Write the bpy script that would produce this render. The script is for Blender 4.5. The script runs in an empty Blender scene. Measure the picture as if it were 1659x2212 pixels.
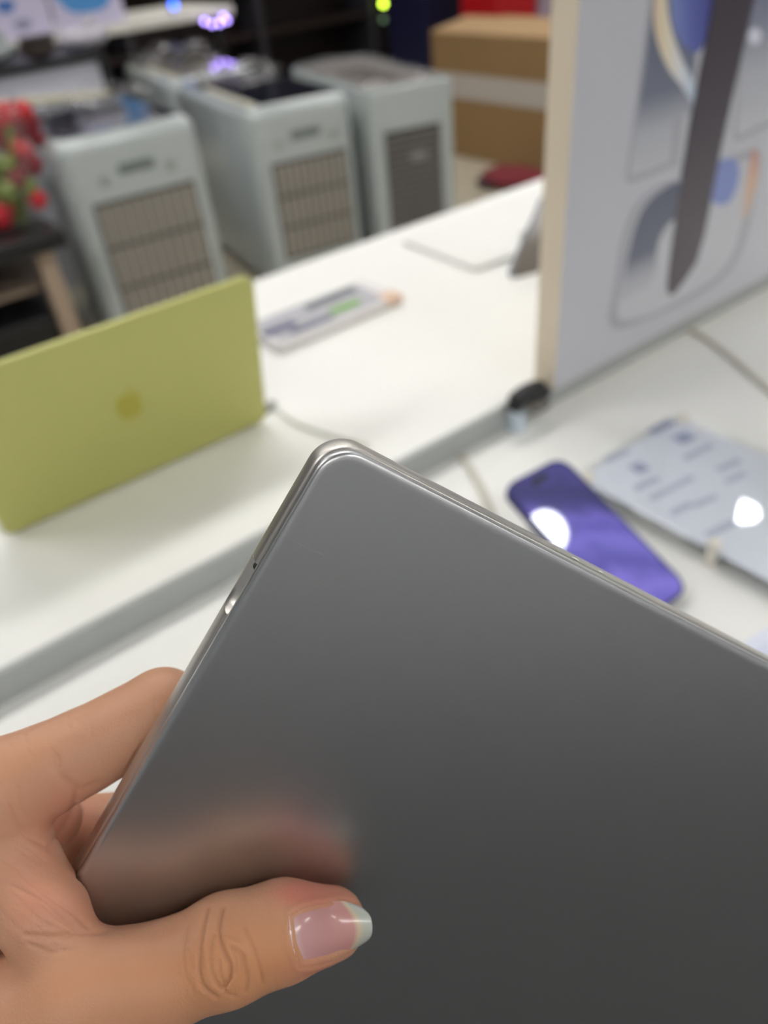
import bpy, bmesh, math, random
import numpy as np
from mathutils import Vector, Matrix
random.seed(7)
S = bpy.context.scene
COL = S.collection
# ------------------------------------------------------------------ camera
F_PX, CX, CY = 1661.0, 829.5, 1106.0
CAM = np.array([0.0, 0.0, 1.34])                       # phone held 1.34 m above the shop floor
_up = -np.array([235., -2100., -1661.]); _up /= np.linalg.norm(_up)
_x = np.array([2914., 1606., -1661.]); _x -= _up * (_x @ _up); _x /= np.linalg.norm(_x)
RM = np.stack([_x, np.cross(_up, _x), _up])             # camera axes -> world
cd = bpy.data.cameras.new('camera'); cam = bpy.data.objects.new('camera', cd); COL.objects.link(cam)
cd.sensor_fit = 'VERTICAL'; cd.sensor_height = 36.0; cd.lens = 36.0 * F_PX / 2212.0
cd.clip_start = 0.005; cd.clip_end = 60
cd.dof.use_dof = True; cd.dof.focus_distance = 0.172; cd.dof.aperture_fstop = 8.6
M4 = Matrix([list(RM[i]) + [CAM[i]] for i in range(3)] + [[0, 0, 0, 1]])
cam.matrix_world = M4
S.camera = cam
# ------------------------------------------------------------------ world, exposure
w = bpy.data.worlds.new('World'); S.world = w; w.use_nodes = True
w.node_tree.nodes['Background'].inputs[0].default_value = (0.93, 0.97, 1.0, 1)
w.node_tree.nodes['Background'].inputs[1].default_value = 0.22
S.view_settings.view_transform = 'Standard'; S.view_settings.look = 'None'
S.view_settings.gamma = 1.0; S.view_settings.use_curve_mapping = False
S.view_settings.exposure = 0.0
CEIL = 2.94
PANEL_POWER = 15.5
# ------------------------------------------------------------------ helpers
def lin(c):
    return tuple((v / 12.92 if v <= 0.04045 else ((v + 0.055) / 1.055) ** 2.4) for v in (x / 255.0 for x in c)) + (1.0,)
def mat(name, rgb, rough=0.5, metal=0.0, var=0.06, scale=30.0, bump=0.0, bscale=200.0, coat=0.0, emit=0.0, ecol=None,
        trans=0.0, alpha=1.0, sss=0.0, spec=0.5):
    m = bpy.data.materials.new(name); m.use_nodes = True
    nt = m.node_tree; b = nt.nodes['Principled BSDF']; L = nt.links
    c = lin(rgb)
    b.inputs['Roughness'].default_value = rough; b.inputs['Metallic'].default_value = metal
    b.inputs['Specular IOR Level'].default_value = spec
    b.inputs['Coat Weight'].default_value = coat; b.inputs['Coat Roughness'].default_value = 0.08
    b.inputs['Transmission Weight'].default_value = trans; b.inputs['Alpha'].default_value = alpha
    if sss:
        b.inputs['Subsurface Weight'].default_value = sss
    if emit:
        b.inputs['Emission Color'].default_value = lin(ecol or rgb); b.inputs['Emission Strength'].default_value = emit
    tc = nt.nodes.new('ShaderNodeTexCoord')
    n = nt.nodes.new('ShaderNodeTexNoise'); n.inputs['Scale'].default_value = scale; n.inputs['Detail'].default_value = 4
    L.new(tc.outputs['Object'], n.inputs['Vector'])
    mx = nt.nodes.new('ShaderNodeMix'); mx.data_type = 'RGBA'
    mx.inputs['A'].default_value = tuple(v * (1 - var) for v in c[:3]) + (1,)
    mx.inputs['B'].default_value = tuple(min(1, v * (1 + var)) for v in c[:3]) + (1,)
    L.new(n.outputs['Fac'], mx.inputs['Factor']); L.new(mx.outputs['Result'], b.inputs['Base Color'])
    if bump:
        n2 = nt.nodes.new('ShaderNodeTexNoise'); n2.inputs['Scale'].default_value = bscale; n2.inputs['Detail'].default_value = 3
        L.new(tc.outputs['Object'], n2.inputs['Vector'])
        bp = nt.nodes.new('ShaderNodeBump'); bp.inputs['Strength'].default_value = bump; bp.inputs['Distance'].default_value = 0.001
        L.new(n2.outputs['Fac'], bp.inputs['Height']); L.new(bp.outputs['Normal'], b.inputs['Normal'])
    return m
def ramp_mat(name, stops, axis=2, rough=0.4, lo=0.0, hi=1.0, wave=0.0, wscale=4.0, coat=0.0, emit=0.0, diag=None):
    """printed artwork / screen picture: a colour ramp over the object's own box"""
    m = bpy.data.materials.new(name); m.use_nodes = True
    nt = m.node_tree; b = nt.nodes['Principled BSDF']; L = nt.links
    b.inputs['Roughness'].default_value = rough; b.inputs['Coat Weight'].default_value = coat; b.inputs['Coat Roughness'].default_value = 0.03
    tc = nt.nodes.new('ShaderNodeTexCoord'); sp = nt.nodes.new('ShaderNodeSeparateXYZ')
    L.new(tc.outputs['Generated'], sp.inputs[0])
    src = sp.outputs[axis]
    if diag:
        dt = nt.nodes.new('ShaderNodeVectorMath'); dt.operation = 'DOT_PRODUCT'; dt.inputs[1].default_value = diag
        L.new(tc.outputs['Generated'], dt.inputs[0]); src = dt.outputs['Value']
    if wave:
        nz = nt.nodes.new('ShaderNodeTexNoise'); nz.inputs['Scale'].default_value = wscale; nz.inputs['Detail'].default_value = 1
        L.new(tc.outputs['Generated'], nz.inputs['Vector'])
        ma = nt.nodes.new('ShaderNodeMath'); ma.operation = 'MULTIPLY_ADD'; ma.inputs[1].default_value = wave
        L.new(nz.outputs['Fac'], ma.inputs[0]); L.new(src, ma.inputs[2])
        ms = nt.nodes.new('ShaderNodeMath'); ms.operation = 'SUBTRACT'; ms.inputs[1].default_value = wave * 0.5
        L.new(ma.outputs[0], ms.inputs[0]); src = ms.outputs[0]
    r = nt.nodes.new('ShaderNodeValToRGB'); L.new(src, r.inputs[0])
    while len(r.color_ramp.elements) < len(stops): r.color_ramp.elements.new(0.5)
    for e, (p, c) in zip(r.color_ramp.elements, stops):
        e.position = p; e.color = lin(c)
    L.new(r.outputs[0], b.inputs['Base Color'])
    if emit:
        L.new(r.outputs[0], b.inputs['Emission Color']); b.inputs['Emission Strength'].default_value = emit
    return m
def tagit(o, label=None, cat=None, group=None, kind=None):
    if label: o['label'] = label
    if cat: o['category'] = cat
    if group: o['group'] = group
    if kind: o['kind'] = kind
    return o
def thing(name, label, cat, loc=(0, 0, 0), rotz=0.0, group=None):
    o = bpy.data.objects.new(name, None); COL.objects.link(o); o.empty_display_size = 0.02
    o.location = loc; o.rotation_euler = (0, 0, rotz)
    return tagit(o, label, cat, group)
def ob(name, bm, m, parent=None, smooth=None, label=None):
    me = bpy.data.meshes.new(name)
    bmesh.ops.recalc_face_normals(bm, faces=bm.faces)
    bm.to_mesh(me); bm.free()
    me.materials.append(m)
    if smooth is not None:
        me.polygons.foreach_set('use_smooth', [True] * len(me.polygons))
        if smooth < 180: me.set_sharp_from_angle(angle=math.radians(smooth))
    o = bpy.data.objects.new(name, me); COL.objects.link(o)
    if parent is not None: o.parent = parent
    if label: o['label'] = label
    return o
def inst(src, parent, loc=None, name=None):
    o = src.copy(); COL.objects.link(o); o.parent = parent
    if loc is not None: o.location = loc
    return o
def bx(x0, x1, y0, y1, z0, z1, bev=0.0, seg=2, bm=None):
    bm2 = bmesh.new()
    bmesh.ops.create_cube(bm2, size=1)
    for v in bm2.verts:
        v.co = Vector((x0 + (v.co.x + .5) * (x1 - x0), y0 + (v.co.y + .5) * (y1 - y0), z0 + (v.co.z + .5) * (z1 - z0)))
    if bev: bmesh.ops.bevel(bm2, geom=bm2.edges[:], offset=bev, segments=seg, profile=0.5, affect='EDGES')
    return join(bm, bm2)
def join(bm, bm2):
    if bm is None: return bm2
    me = bpy.data.meshes.new('tmp'); bm2.to_mesh(me); bm2.free(); bm.from_mesh(me); bpy.data.meshes.remove(me)
    return bm
def prism(pts, lo, hi, axis='z', bm=None, bev=0.0):
    """closed outline extruded along an axis; pts in the two other axes (x,y | x,z | y,z)"""
    b = bmesh.new()
    def co(p, h):
        return (p[0], p[1], h) if axis == 'z' else ((p[0], h, p[1]) if axis == 'y' else (h, p[0], p[1]))
    lo_v = [b.verts.new(co(p, lo)) for p in pts]; hi_v = [b.verts.new(co(p, hi)) for p in pts]
    n = len(pts)
    b.faces.new(lo_v[::-1]); top = b.faces.new(hi_v)
    for i in range(n): b.faces.new((lo_v[i], lo_v[(i + 1) % n], hi_v[(i + 1) % n], hi_v[i]))
    if bev: bmesh.ops.bevel(b, geom=list(top.edges), offset=bev, segments=2, profile=0.5, affect='EDGES')
    return join(bm, b)
def rrect(x0, x1, y0, y1, r, n=6):
    pts = []
    for cx, cy, a0 in ((x1 - r, y1 - r, 0), (x0 + r, y1 - r, 90), (x0 + r, y0 + r, 180), (x1 - r, y0 + r, 270)):
        for i in range(n + 1):
            a = math.radians(a0 + 90 * i / n); pts.append((cx + r * math.cos(a), cy + r * math.sin(a)))
    return pts
def tube(path, r, n=8, bm=None, cap=True):
    b = bmesh.new(); P = [Vector(p) for p in path]; rings = []
    rr = r if isinstance(r, (list, tuple)) else [r] * len(P)
    for i, p in enumerate(P):
        t = (P[min(i + 1, len(P) - 1)] - P[max(i - 1, 0)]).normalized()
        a = t.cross(Vector((0, 0, 1)) if abs(t.z) < .9 else Vector((1, 0, 0))).normalized(); c = t.cross(a)
        rings.append([b.verts.new(p + rr[i] * (math.cos(2 * math.pi * k / n) * a + math.sin(2 * math.pi * k / n) * c)) for k in range(n)])
    for i in range(len(P) - 1):
        for k in range(n): b.faces.new((rings[i][k], rings[i][(k + 1) % n], rings[i + 1][(k + 1) % n], rings[i + 1][k]))
    if cap: b.faces.new(rings[0][::-1]); b.faces.new(rings[-1])
    return join(bm, b)
def lathe(prof, n=20, center=(0, 0, 0), bm=None):
    b = bmesh.new(); rings = []
    for r, z in prof:
        rings.append([b.verts.new((center[0] + r * math.cos(2 * math.pi * k / n), center[1] + r * math.sin(2 * math.pi * k / n), center[2] + z)) for k in range(n)])
    for i in range(len(prof) - 1):
        for k in range(n): b.faces.new((rings[i][k], rings[i][(k + 1) % n], rings[i + 1][(k + 1) % n], rings[i + 1][k]))
    b.faces.new(rings[0][::-1]); b.faces.new(rings[-1])
    return join(bm, b)
def blob(c, r, bm=None, sub=2, jit=0.0, sc=(1, 1, 1)):
    b = bmesh.new(); bmesh.ops.create_icosphere(b, subdivisions=sub, radius=1)
    for v in b.verts:
        k = r * (1 + jit * random.uniform(-1, 1)); v.co = Vector((c[0] + v.co.x * k * sc[0], c[1] + v.co.y * k * sc[1], c[2] + v.co.z * k * sc[2]))
    return join(bm, b)
def catmull(pts, n=8):
    P = [Vector(p) for p in pts]; P = [2 * P[0] - P[1]] + P + [2 * P[-1] - P[-2]]; out = []
    for i in range(1, len(P) - 2):
        for j in range(n):
            t = j / n
            out.append(.5 * (2 * P[i] + (P[i + 1] - P[i - 1]) * t + (2 * P[i - 1] - 5 * P[i] + 4 * P[i + 1] - P[i + 2]) * t * t
                             + (-P[i - 1] + 3 * P[i] - 3 * P[i + 1] + P[i + 2]) * t ** 3))
    return out + [P[-2]]
def ray_cam(px, py): return np.array([(px - CX) / F_PX, -(py - CY) / F_PX, -1.0])
def ray(px, py): return RM @ ray_cam(px, py)
def on_z(px, py, z):
    r = ray(px, py); return CAM + r * ((z - CAM[2]) / r[2])
def on_y(px, py, y):
    r = ray(px, py); return CAM + r * ((y - CAM[1]) / r[1])
def on_x(px, py, x):
    r = ray(px, py); return CAM + r * ((x - CAM[0]) / r[0])
# ------------------------------------------------------------------ materials
M_white = mat('white_laminate', (240, 240, 236), 0.5, var=0.01, spec=0.35)
M_lip = mat('grey_riser', (168, 172, 170), 0.5, var=0.03)
M_floor = mat('beige_tile', (186, 178, 158), 0.35, var=0.05, scale=3)
M_floor_darkened = mat('floor_darkened', (52, 50, 49), 0.6, var=.1, scale=4)  # floor darkened, unseen in front, to give the lid a dark reflection
M_ceil = mat('ceiling_white', (190, 190, 190), 0.9, var=0.02)
M_dark = mat('dark_wall', (22, 20, 22), 0.6, var=0.2, scale=2)
M_darkbrown = mat('dark_brown', (40, 27, 24), 0.5, var=0.2, scale=3)
M_black = mat('black_plastic', (18, 18, 20), 0.4)
M_navy = mat('navy_panel', (12, 14, 52), 0.5)
M_red = mat('red_plastic', (176, 8, 20), 0.45)
# =================================================================== SETTING
ZT, ZL = 1.34 - 0.456, 1.34 - 0.489                     # upper and lower counter tops
YR = 0.5345; YF = 1.102                                  # riser face, far edge of the counter
o = ob('floor', bx(-5, 9, -2.5, 9, -0.05, -0.004), M_floor_darkened); tagit(o, kind='structure'); floor = o
tile = None
for i in range(-1, 10):
    for j in range(2, 12):
        x, y = 0.9 + i * 0.6, 0.9 + (j - 2) * 0.6
        if tile is None:
            tile = ob('tile', bx(0, .594, 0, .594, -.006, 0.0, .0015, 1), M_floor, floor)
            tile.location = (x, y, 0)
        else: inst(tile, floor, (x, y, 0))
o = ob('ceiling', bx(-5, 9, -2.5, 9, CEIL, CEIL + .1), M_ceil); tagit(o, kind='structure')
o = ob('wall_back', bx(-5, 9, 8.6, 8.7, 0, CEIL), M_dark); tagit(o, kind='structure')
o = ob('wall_front_reflector', bx(-5, 9, -2.5, -2.4, 0, CEIL), mat('pale_wall_reflector', (215, 216, 218), 0.8)); tagit(o, kind='structure')  # unseen wall set near and pale to brighten the lid's reflection
# ceiling lights
M_lamp = mat('lamp_diffuser', (255, 253, 250), 0.5, emit=PANEL_POWER)
M_spot = mat('spot_diffuser', (248, 252, 255), 0.5, emit=70.0)
M_frame = mat('lamp_frame', (230, 230, 230), 0.4)
def ceiling_panel(x, y, lx, ly, label):
    t = thing('ceiling_light', label, 'light', (x, y, CEIL), 0, 'linear lights in the ceiling')
    ob('lamp_housing', bx(-lx / 2 - .02, lx / 2 + .02, -ly / 2 - .02, ly / 2 + .02, -.05, 0, .004), M_frame, t)
    ob('diffuser', bx(-lx / 2, lx / 2, -ly / 2, ly / 2, -.058, -.048, .002), M_lamp, t)
for y, xs, row in ((-1.5, (-1.6, .8, 3.4), 'in the unseen front-fill row added over the aisle'), (1.5, (-1.2, 1.1, 5.2), 'over the white counter'),  # aisle row is unseen, added as front fill on the hand
                   (3.3, (.6, 3.4, 6.2), 'over the air coolers'), (5.7, (.6, 3.4, 6.2), 'over the dark shelving')):
    for x, wh in zip(xs, ('left', 'middle', 'right')):
        ceiling_panel(x, y, 1.5, .3, 'long linear ceiling light, %s one of three %s' % (wh, row))
for dx, dy, lab in ((3.097, 1.401, 'small round ceiling downlight mirrored in the clear price sign'), (1.750, 0.245, 'small round ceiling downlight mirrored in the purple phone')):
    t = thing('downlight', lab, 'light', (dx, dy, CEIL), 0, 'round downlights over the counter')
    ob('trim_ring', lathe([(.105, 0), (.105, -.012), (.085, -.016), (.083, -.004)], 24), M_frame, t, 40)
    ob('diffuser', lathe([(.08, -.006), (.08, -.012), (.07, -.014)], 24), M_spot, t, 40)
# counter: two-tier continuous white worktop on a cabinet
t = thing('display_counter', 'long white two-tier shop counter with a grey riser between its tiers', 'counter', (0.9, 0.6, 0))
def loc(b, p):
    bmesh.ops.translate(b, verts=b.verts, vec=(-p[0], -p[1], -p[2])); return b
cp = (0.9, 0.6, 0)
ob('upper_tier', loc(bx(-1.5, 3.2, YR + .005, YF, ZT - .034, ZT, .003), cp), M_white, t)
ob('lower_tier', loc(bx(-1.5, 3.2, 0.10, YR + .012, ZL - .03, ZL, .003), cp), M_white, t)
ob('riser', loc(bx(-1.5, 3.2, YR, YR + .010, ZL, ZT - .0015, .001), cp), M_lip, t)
ob('cabinet', loc(bx(-1.45, 3.15, 0.16, YF - .03, 0.08, ZL - .03, .004), cp), M_white, t)
ob('plinth', loc(bx(-1.4, 3.1, 0.22, YF - .07, 0.0, 0.08), cp), M_black, t)
# =================================================================== HELD LAPTOP AND HAND (millimetres in camera axes, then to world)
D_PL = 148.0
_n = -ray_cam(455, 365); NPL = _n / np.linalg.norm(_n)  # lid normal, towards the phone
def HP(px, py, hn=0.0):
    r = ray_cam(px, py); return r * ((-D_PL + hn) / (r @ NPL))
def toW(p): return CAM + (RM @ np.asarray(p).T).T / 1000.0
_C = HP(720, 952); _a = HP(152, 1943) - _C; _b = HP(1659, 1447) - _C
_m = _a / np.linalg.norm(_a) + _b / np.linalg.norm(_b); _m /= np.linalg.norm(_m)
_q = np.cross(NPL, _m)
E1 = (_m - _q) / math.sqrt(2); E2 = (_m + _q) / math.sqrt(2)
if E1 @ _a < E2 @ _a: E1, E2 = E2, E1
L1, L2, TH = 250.0, 355.0, 11.3
def SL(s, t, w=0.0): return _C + s * E1 + t * E2 + w * NPL
M_alu = mat('satin_aluminium', (196, 197, 198), 0.36, metal=1.0, var=0.012, scale=900, bump=0.02, bscale=3000)
M_alu_side = mat('satin_aluminium_edge', (206, 202, 196), 0.38, metal=1.0, var=0.01, scale=500)
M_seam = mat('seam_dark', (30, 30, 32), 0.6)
M_glint = mat('white_glint', (255, 255, 255), 0.4, var=0)  # flat white standing for light glinting on the nicks
def _s_at(px, py):
    p = HP(px, py); return (p - _C) @ E1
s_n0, s_n1 = _s_at(557, 1234), _s_at(493, 1345)
def slab_outline(rad, nc=14, ns=90):
    """rounded rectangle in (s, t); returns points, outward normals"""
    pts = []; cs = [(rad, rad, 180), (L1 - rad, rad, 270), (L1 - rad, L2 - rad, 0), (rad, L2 - rad, 90)]
    for k, (a, b, d0) in enumerate(cs):
        arc = [(a + rad * math.cos(math.radians(d0 + 90 * i / nc)), b + rad * math.sin(math.radians(d0 + 90 * i / nc)),
                math.cos(math.radians(d0 + 90 * i / nc)), math.sin(math.radians(d0 + 90 * i / nc))) for i in range(nc + 1)]
        pts += arc
        nx = cs[(k + 1) % 4]
        e0 = arc[-1]; e1 = (nx[0] + rad * math.cos(math.radians(nx[2])), nx[1] + rad * math.sin(math.radians(nx[2])))
        fr = [i / ns for i in range(1, ns)]
        if k == 0: fr = sorted(fr + [(x - e0[0]) / (e1[0] - e0[0]) for x in np.concatenate([np.linspace(c_ - 1.6, c_ + 1.6, 33) for c_ in (s_n0, s_n1)])])
        for f_ in fr: pts.append((e0[0] + (e1[0] - e0[0]) * f_, e0[1] + (e1[1] - e0[1]) * f_, e0[2], e0[3]))
    return pts
def swept(profile, rad, notch=None):
    """profile: (outward, w) from the near cap to the far cap"""
    out = slab_outline(rad); b = bmesh.new(); rings = []
    for (u, wv) in profile:
        ring = []
        for (s, tt, nx, ny) in out:
            uu = u
            if notch: uu = notch(s, tt, nx, ny, u, wv)
            ring.append(b.verts.new(toW(SL(s + nx * uu, tt + ny * uu, wv)) - LAP0))
        rings.append(ring)
    n = len(out)
    for i in range(len(profile) - 1):
        for k in range(n): b.faces.new((rings[i][k], rings[i][(k + 1) % n], rings[i + 1][(k + 1) % n], rings[i + 1][k]))
    b.faces.new(rings[0]); b.faces.new(rings[-1][::-1])
    return b
LAP0 = toW(SL(L1 * .5, L2 * .5, -TH / 2))
lap = thing('laptop', 'slim closed silver aluminium laptop held up in a hand in front', 'laptop', LAP0)
lid_prof = [(-2.2, 0), (-1.6, 0), (-1.05, -.05), (-.62, -.2), (-.3, -.45), (-.1, -.8), (0, -1.25), (0, -2.3), (-.12, -2.5), (-.45, -2.62), (-4.6, -2.66)]
ob('lid', swept(lid_prof, 7.6), M_alu, lap, 35)
def notch(s, tt, nx, ny, u, wv):
    if ny < -.99 and s_n0 < s < s_n1 and wv > -8.6:
        e = min(1.0, (s - s_n0) / 0.8, (s_n1 - s) / 2.4)
        return u - 3.2 * e * min(1.0, (wv + 8.6) / 5.2)
    return u
base_prof = [(-4.6, -3.08), (-.4, -3.12), (-.1, -3.35), (.15, -3.8), (.3, -4.6), (.4, -5.6), (.45, -7.0), (.35, -8.4), (.05, -9.7), (-.6, -10.6), (-1.8, -11.2), (-4, -11.4)]
ob('base', swept(base_prof, 7.8, notch), M_alu_side, lap, 35)
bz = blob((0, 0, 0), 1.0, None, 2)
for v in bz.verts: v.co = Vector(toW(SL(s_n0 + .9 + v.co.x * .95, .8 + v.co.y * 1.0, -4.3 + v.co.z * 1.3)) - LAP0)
ob('notch_shade', bz, M_seam, lap, 180, 'tiny dark piece standing for shade in the notch gap')  # added dark piece imitates the shaded gap at the notch end
ob('seam_gasket', swept([(-1.4, -2.55), (-.8, -2.7), (-.8, -3.1), (-1.4, -3.25)], 7.4), M_seam, lap, 35)
def on_edge(px, py, w):                                 # point on the top-right side of the base at depth w
    r = ray_cam(px, py); nn = E1
    q = r * (((SL(-0.42, 0)) @ nn) / (r @ nn)); return q
for (px, py, ln) in ((1245, 1209, 1.3), (1300, 1238, .9)):
    p = on_edge(px, py, -6); v = (p - _C); tt = v @ E2; ww = max(-9.0, min(-4.5, v @ NPL))
    b = bmesh.new()
    vs = []
    for (dt, dw, du) in ((-ln, -.1, -.42), (-ln * .6, .38, -.42), (ln * .7, .3, -.42), (ln, -.15, -.42), (.2, -.4, -.42), (0, 0, -.62)):
        vs.append(b.verts.new(toW(SL(du, tt + dt, ww + dw)) - LAP0))
    for i in range(5): b.faces.new((vs[i], vs[(i + 1) % 5], vs[5]))
    b.faces.new(vs[:5][::-1])
    ob('nick', b, M_glint, lap, label='tiny nick in the edge, its glint painted white')
M_scr = mat('scratch_metal', (205, 200, 178), 0.5, metal=1.0)
def scratch(pts, wd=.10):
    P = [HP(x, y, .012) for x, y in pts]; b = bmesh.new(); prev = None
    for i, p in enumerate(P):
        d = P[min(i + 1, len(P) - 1)] - P[max(i - 1, 0)]; d /= np.linalg.norm(d); sd = np.cross(d, NPL)
        k = wd * (0.25 if i in (0, len(P) - 1) else 1)
        cur = [b.verts.new(toW(p + sd * k * .5) - LAP0), b.verts.new(toW(p + NPL * .012) - LAP0), b.verts.new(toW(p - sd * k * .5) - LAP0)]
        if prev:
            b.faces.new((prev[0], cur[0], cur[1], prev[1])); b.faces.new((prev[1], cur[1], cur[2], prev[2]))
        prev = cur
    ob('scratch', b, M_scr, lap)
for ps in ([(620, 1160), (660, 1182), (700, 1200)], [(655, 1300), (690, 1258), (740, 1240), (770, 1262)], [(690, 1258), (720, 1280)], [(655, 1350), (668, 1322), (680, 1300)],
           [(532, 1618), (538, 1600)]):
    scratch(ps)
# ------------------------------------------------------------------ the hand: one implicit surface, meshed by surface nets
class P3:                                               # (px, py, height over the lid plane in mm, radius in px)
    def __init__(s, px, py, hn, rp):
        s.c = HP(px, py, hn); s.r = rp * (-s.c[2]) / F_PX
def cone(p, a, b):
    """round cone distance"""
    ba = b.c - a.c; l2 = ba @ ba; rr = a.r - b.r; a2 = l2 - rr * rr; il2 = 1.0 / l2
    pa = p - a.c; y = pa @ ba; z = y - l2
    x2 = ((pa * l2 - y[:, None] * ba) ** 2).sum(1); y2 = y * y * l2; z2 = z * z * l2
    k = np.sign(rr) * rr * rr * x2
    d = (np.sqrt(x2 * a2 * il2) + y * rr) * il2 - a.r
    m1 = np.sign(z) * a2 * z2 > k; m2 = np.sign(y) * a2 * y2 < k
    d = np.where(m1, np.sqrt(x2 + z2) * il2 - b.r, d)
    return np.where(~m1 & m2, np.sqrt(x2 + y2) * il2 - a.r, d)
def smin(a, b, k):
    h = np.maximum(k - np.abs(a - b), 0) / k
    return np.minimum(a, b) - h * h * h * k / 6.0
def chain(p, pts, k=3.0):
    d = None
    for a, b in zip(pts[:-1], pts[1:]):
        e = cone(p, a, b); d = e if d is None else smin(d, e, k)
    return d
#@HAND_POINTS
T_thumb = [P3(-330, 2330, 3, 150), P3(-90, 2245, 11, 138), P3(165, 2148, 14.5, 122), P3(370, 2100, 13, 102), P3(490, 2050, 13, 109), P3(610, 2010, 12, 99), P3(716, 1992, 9.5, 72)]
T_index = [P3(0, 1712, -15, 112), P3(180, 1622, -20, 90), P3(352, 1533, -22.5, 88), P3(500, 1630, -21, 76), P3(610, 1740, -19.5, 64)]
T_middle = [P3(-40, 1850, -26, 100), P3(130, 1812, -33, 88), P3(310, 1795, -39, 84), P3(480, 1850, -24, 76), P3(590, 1900, -20, 62)]
T_ring = [P3(-60, 1960, -34, 95), P3(120, 1935, -44, 82), P3(300, 1930, -47, 80), P3(450, 1985, -26, 70), P3(550, 2040, -20, 58)]
T_little = [P3(-70, 2070, -40, 85), P3(100, 2070, -48, 70), P3(250, 2080, -46, 66), P3(370, 2130, -26, 58), P3(440, 2180, -19.5, 50)]
WR = [P3(-420, 2330, -8, 150), P3(-400, 2380, -22, 150), P3(-370, 2440, -34, 140), P3(-330, 2500, -42, 125)]
FORE = [P3(-400, 2370, -18, 185), P3(-640, 2600, -22, 215)]
T_web = [P3(0, 1735, -13, 88), P3(18, 1815, -9, 78), P3(45, 1895, -3, 84), P3(92, 1975, 4, 86), P3(140, 2060, 10, 80)]
PADS = [P3(100, 1768, -25, 74), P3(158, 1806, -36, 58)]
CTR = P3(-140, 2010, -14, 130)
def sd_hand(p):
    f = chain(p, T_index, 2.0)
    for t in (T_middle, T_ring, T_little): f = smin(f, chain(p, t, 2.5), 1.2)
    palm = None
    for mcp, wr in zip((T_index[0], T_middle[0], T_ring[0], T_little[0]), WR):
        e = cone(p, mcp, wr); palm = e if palm is None else smin(palm, e, 9.0)
    palm = smin(palm, np.linalg.norm(p - CTR.c, axis=1) - CTR.r, 10.0)
    for q in PADS: f = smin(f, np.linalg.norm(p - q.c, axis=1) - q.r, 1.5)
    palm = smin(palm, chain(p, FORE, 6.0), 14.0)
    d = smin(palm, f, 3.0)
    th = chain(p, T_thumb, 4.0)
    web = chain(p, T_web, 6.0)
    d = smin(smin(d, web, 4.0), th, 6.0)
    v = p - _C; s = v @ E1; t = v @ E2; ww = v @ NPL     # keep the laptop clear
    q = np.stack([np.abs(s - L1 / 2) - L1 / 2, np.abs(t - L2 / 2) - L2 / 2, np.abs(ww + TH / 2) - TH / 2], 1) - 0.25
    box = np.linalg.norm(np.maximum(q, 0), axis=1) + np.minimum(q.max(1), 0)
    return np.maximum(d, -box)
def batched(fn, p, n=400000):
    return np.concatenate([fn(p[i:i + n]) for i in range(0, len(p), n)]) if len(p) else np.zeros(0)
def surface_nets(fn, lo, hi, h, B=8):
    nb = np.ceil((hi - lo) / (h * B)).astype(int)
    cc = np.stack(np.meshgrid(*[np.arange(k) for k in nb], indexing='ij'), -1).reshape(-1, 3)
    dc = batched(fn, lo + (cc + .5) * h * B)
    act = cc[np.abs(dc) < h * B * 0.5 * 1.7321 * 1.25 + h]
    N = nb * B + 1
    D = np.full(tuple(N), 1.0, np.float32)
    inside = np.zeros(tuple(nb), bool); inside[tuple(cc.T)] = dc < 0
    D[:nb[0] * B, :nb[1] * B, :nb[2] * B] = np.where(np.repeat(np.repeat(np.repeat(inside, B, 0), B, 1), B, 2), -50.0, 50.0)
    g = np.stack(np.meshgrid(*[np.arange(B + 1)] * 3, indexing='ij'), -1).reshape(-1, 3)
    idx = (act[:, None, :] * B + g[None]).reshape(-1, 3)
    flat = np.unique(np.ravel_multi_index(tuple(idx.T), tuple(N)))
    ijk = np.stack(np.unravel_index(flat, tuple(N)), 1)
    D.reshape(-1)[flat] = batched(fn, lo + ijk * h)
    sg = D < 0
    n0, n1, n2 = [k - 1 for k in N]
    cnt = np.zeros((n0, n1, n2), np.int8)
    for a in (0, 1):
        for b in (0, 1):
            for c in (0, 1): cnt += sg[a:a + n0, b:b + n1, c:c + n2]
    cells = np.argwhere((cnt > 0) & (cnt < 8))
    vid = np.full((n0, n1, n2), -1, np.int32); vid[tuple(cells.T)] = np.arange(len(cells))
    acc = np.zeros((len(cells), 3)); num = np.zeros(len(cells))
    for ax in range(3):
        o1, o2 = [k for k in range(3) if k != ax]
        for a in (0, 1):
            for b in (0, 1):
                off = np.zeros(3, int); off[o1] = a; off[o2] = b
                i0 = cells + off; i1 = i0.copy(); i1[:, ax] += 1
                d0 = D[tuple(i0.T)]; d1 = D[tuple(i1.T)]; m = (d0 < 0) != (d1 < 0)
                t = np.where(m, d0 / np.where(m, d0 - d1, 1), 0)
                pp = off + np.zeros((len(cells), 3)); pp[:, ax] = t
                acc[m] += pp[m]; num[m] += 1
    V = lo + (cells + acc / num[:, None]) * h
    Q = []
    for ax in range(3):
        o1, o2 = [k for k in range(3) if k != ax]
        A = [slice(None)] * 3; Bs = [slice(None)] * 3; A[ax] = slice(0, -1); Bs[ax] = slice(1, None)
        e = np.argwhere(sg[tuple(A)] != sg[tuple(Bs)])
        e = e[(e[:, o1] > 0) & (e[:, o2] > 0) & (e[:, o1] < N[o1] - 1) & (e[:, o2] < N[o2] - 1)]
        def cell(a, b):
            k = e.copy(); k[:, o1] += a; k[:, o2] += b; return vid[tuple(k.T)]
        Q.append(np.stack([cell(-1, -1), cell(0, -1), cell(0, 0), cell(-1, 0)], 1))
    Q = np.concatenate(Q); return V, Q[(Q >= 0).all(1)]
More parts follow.
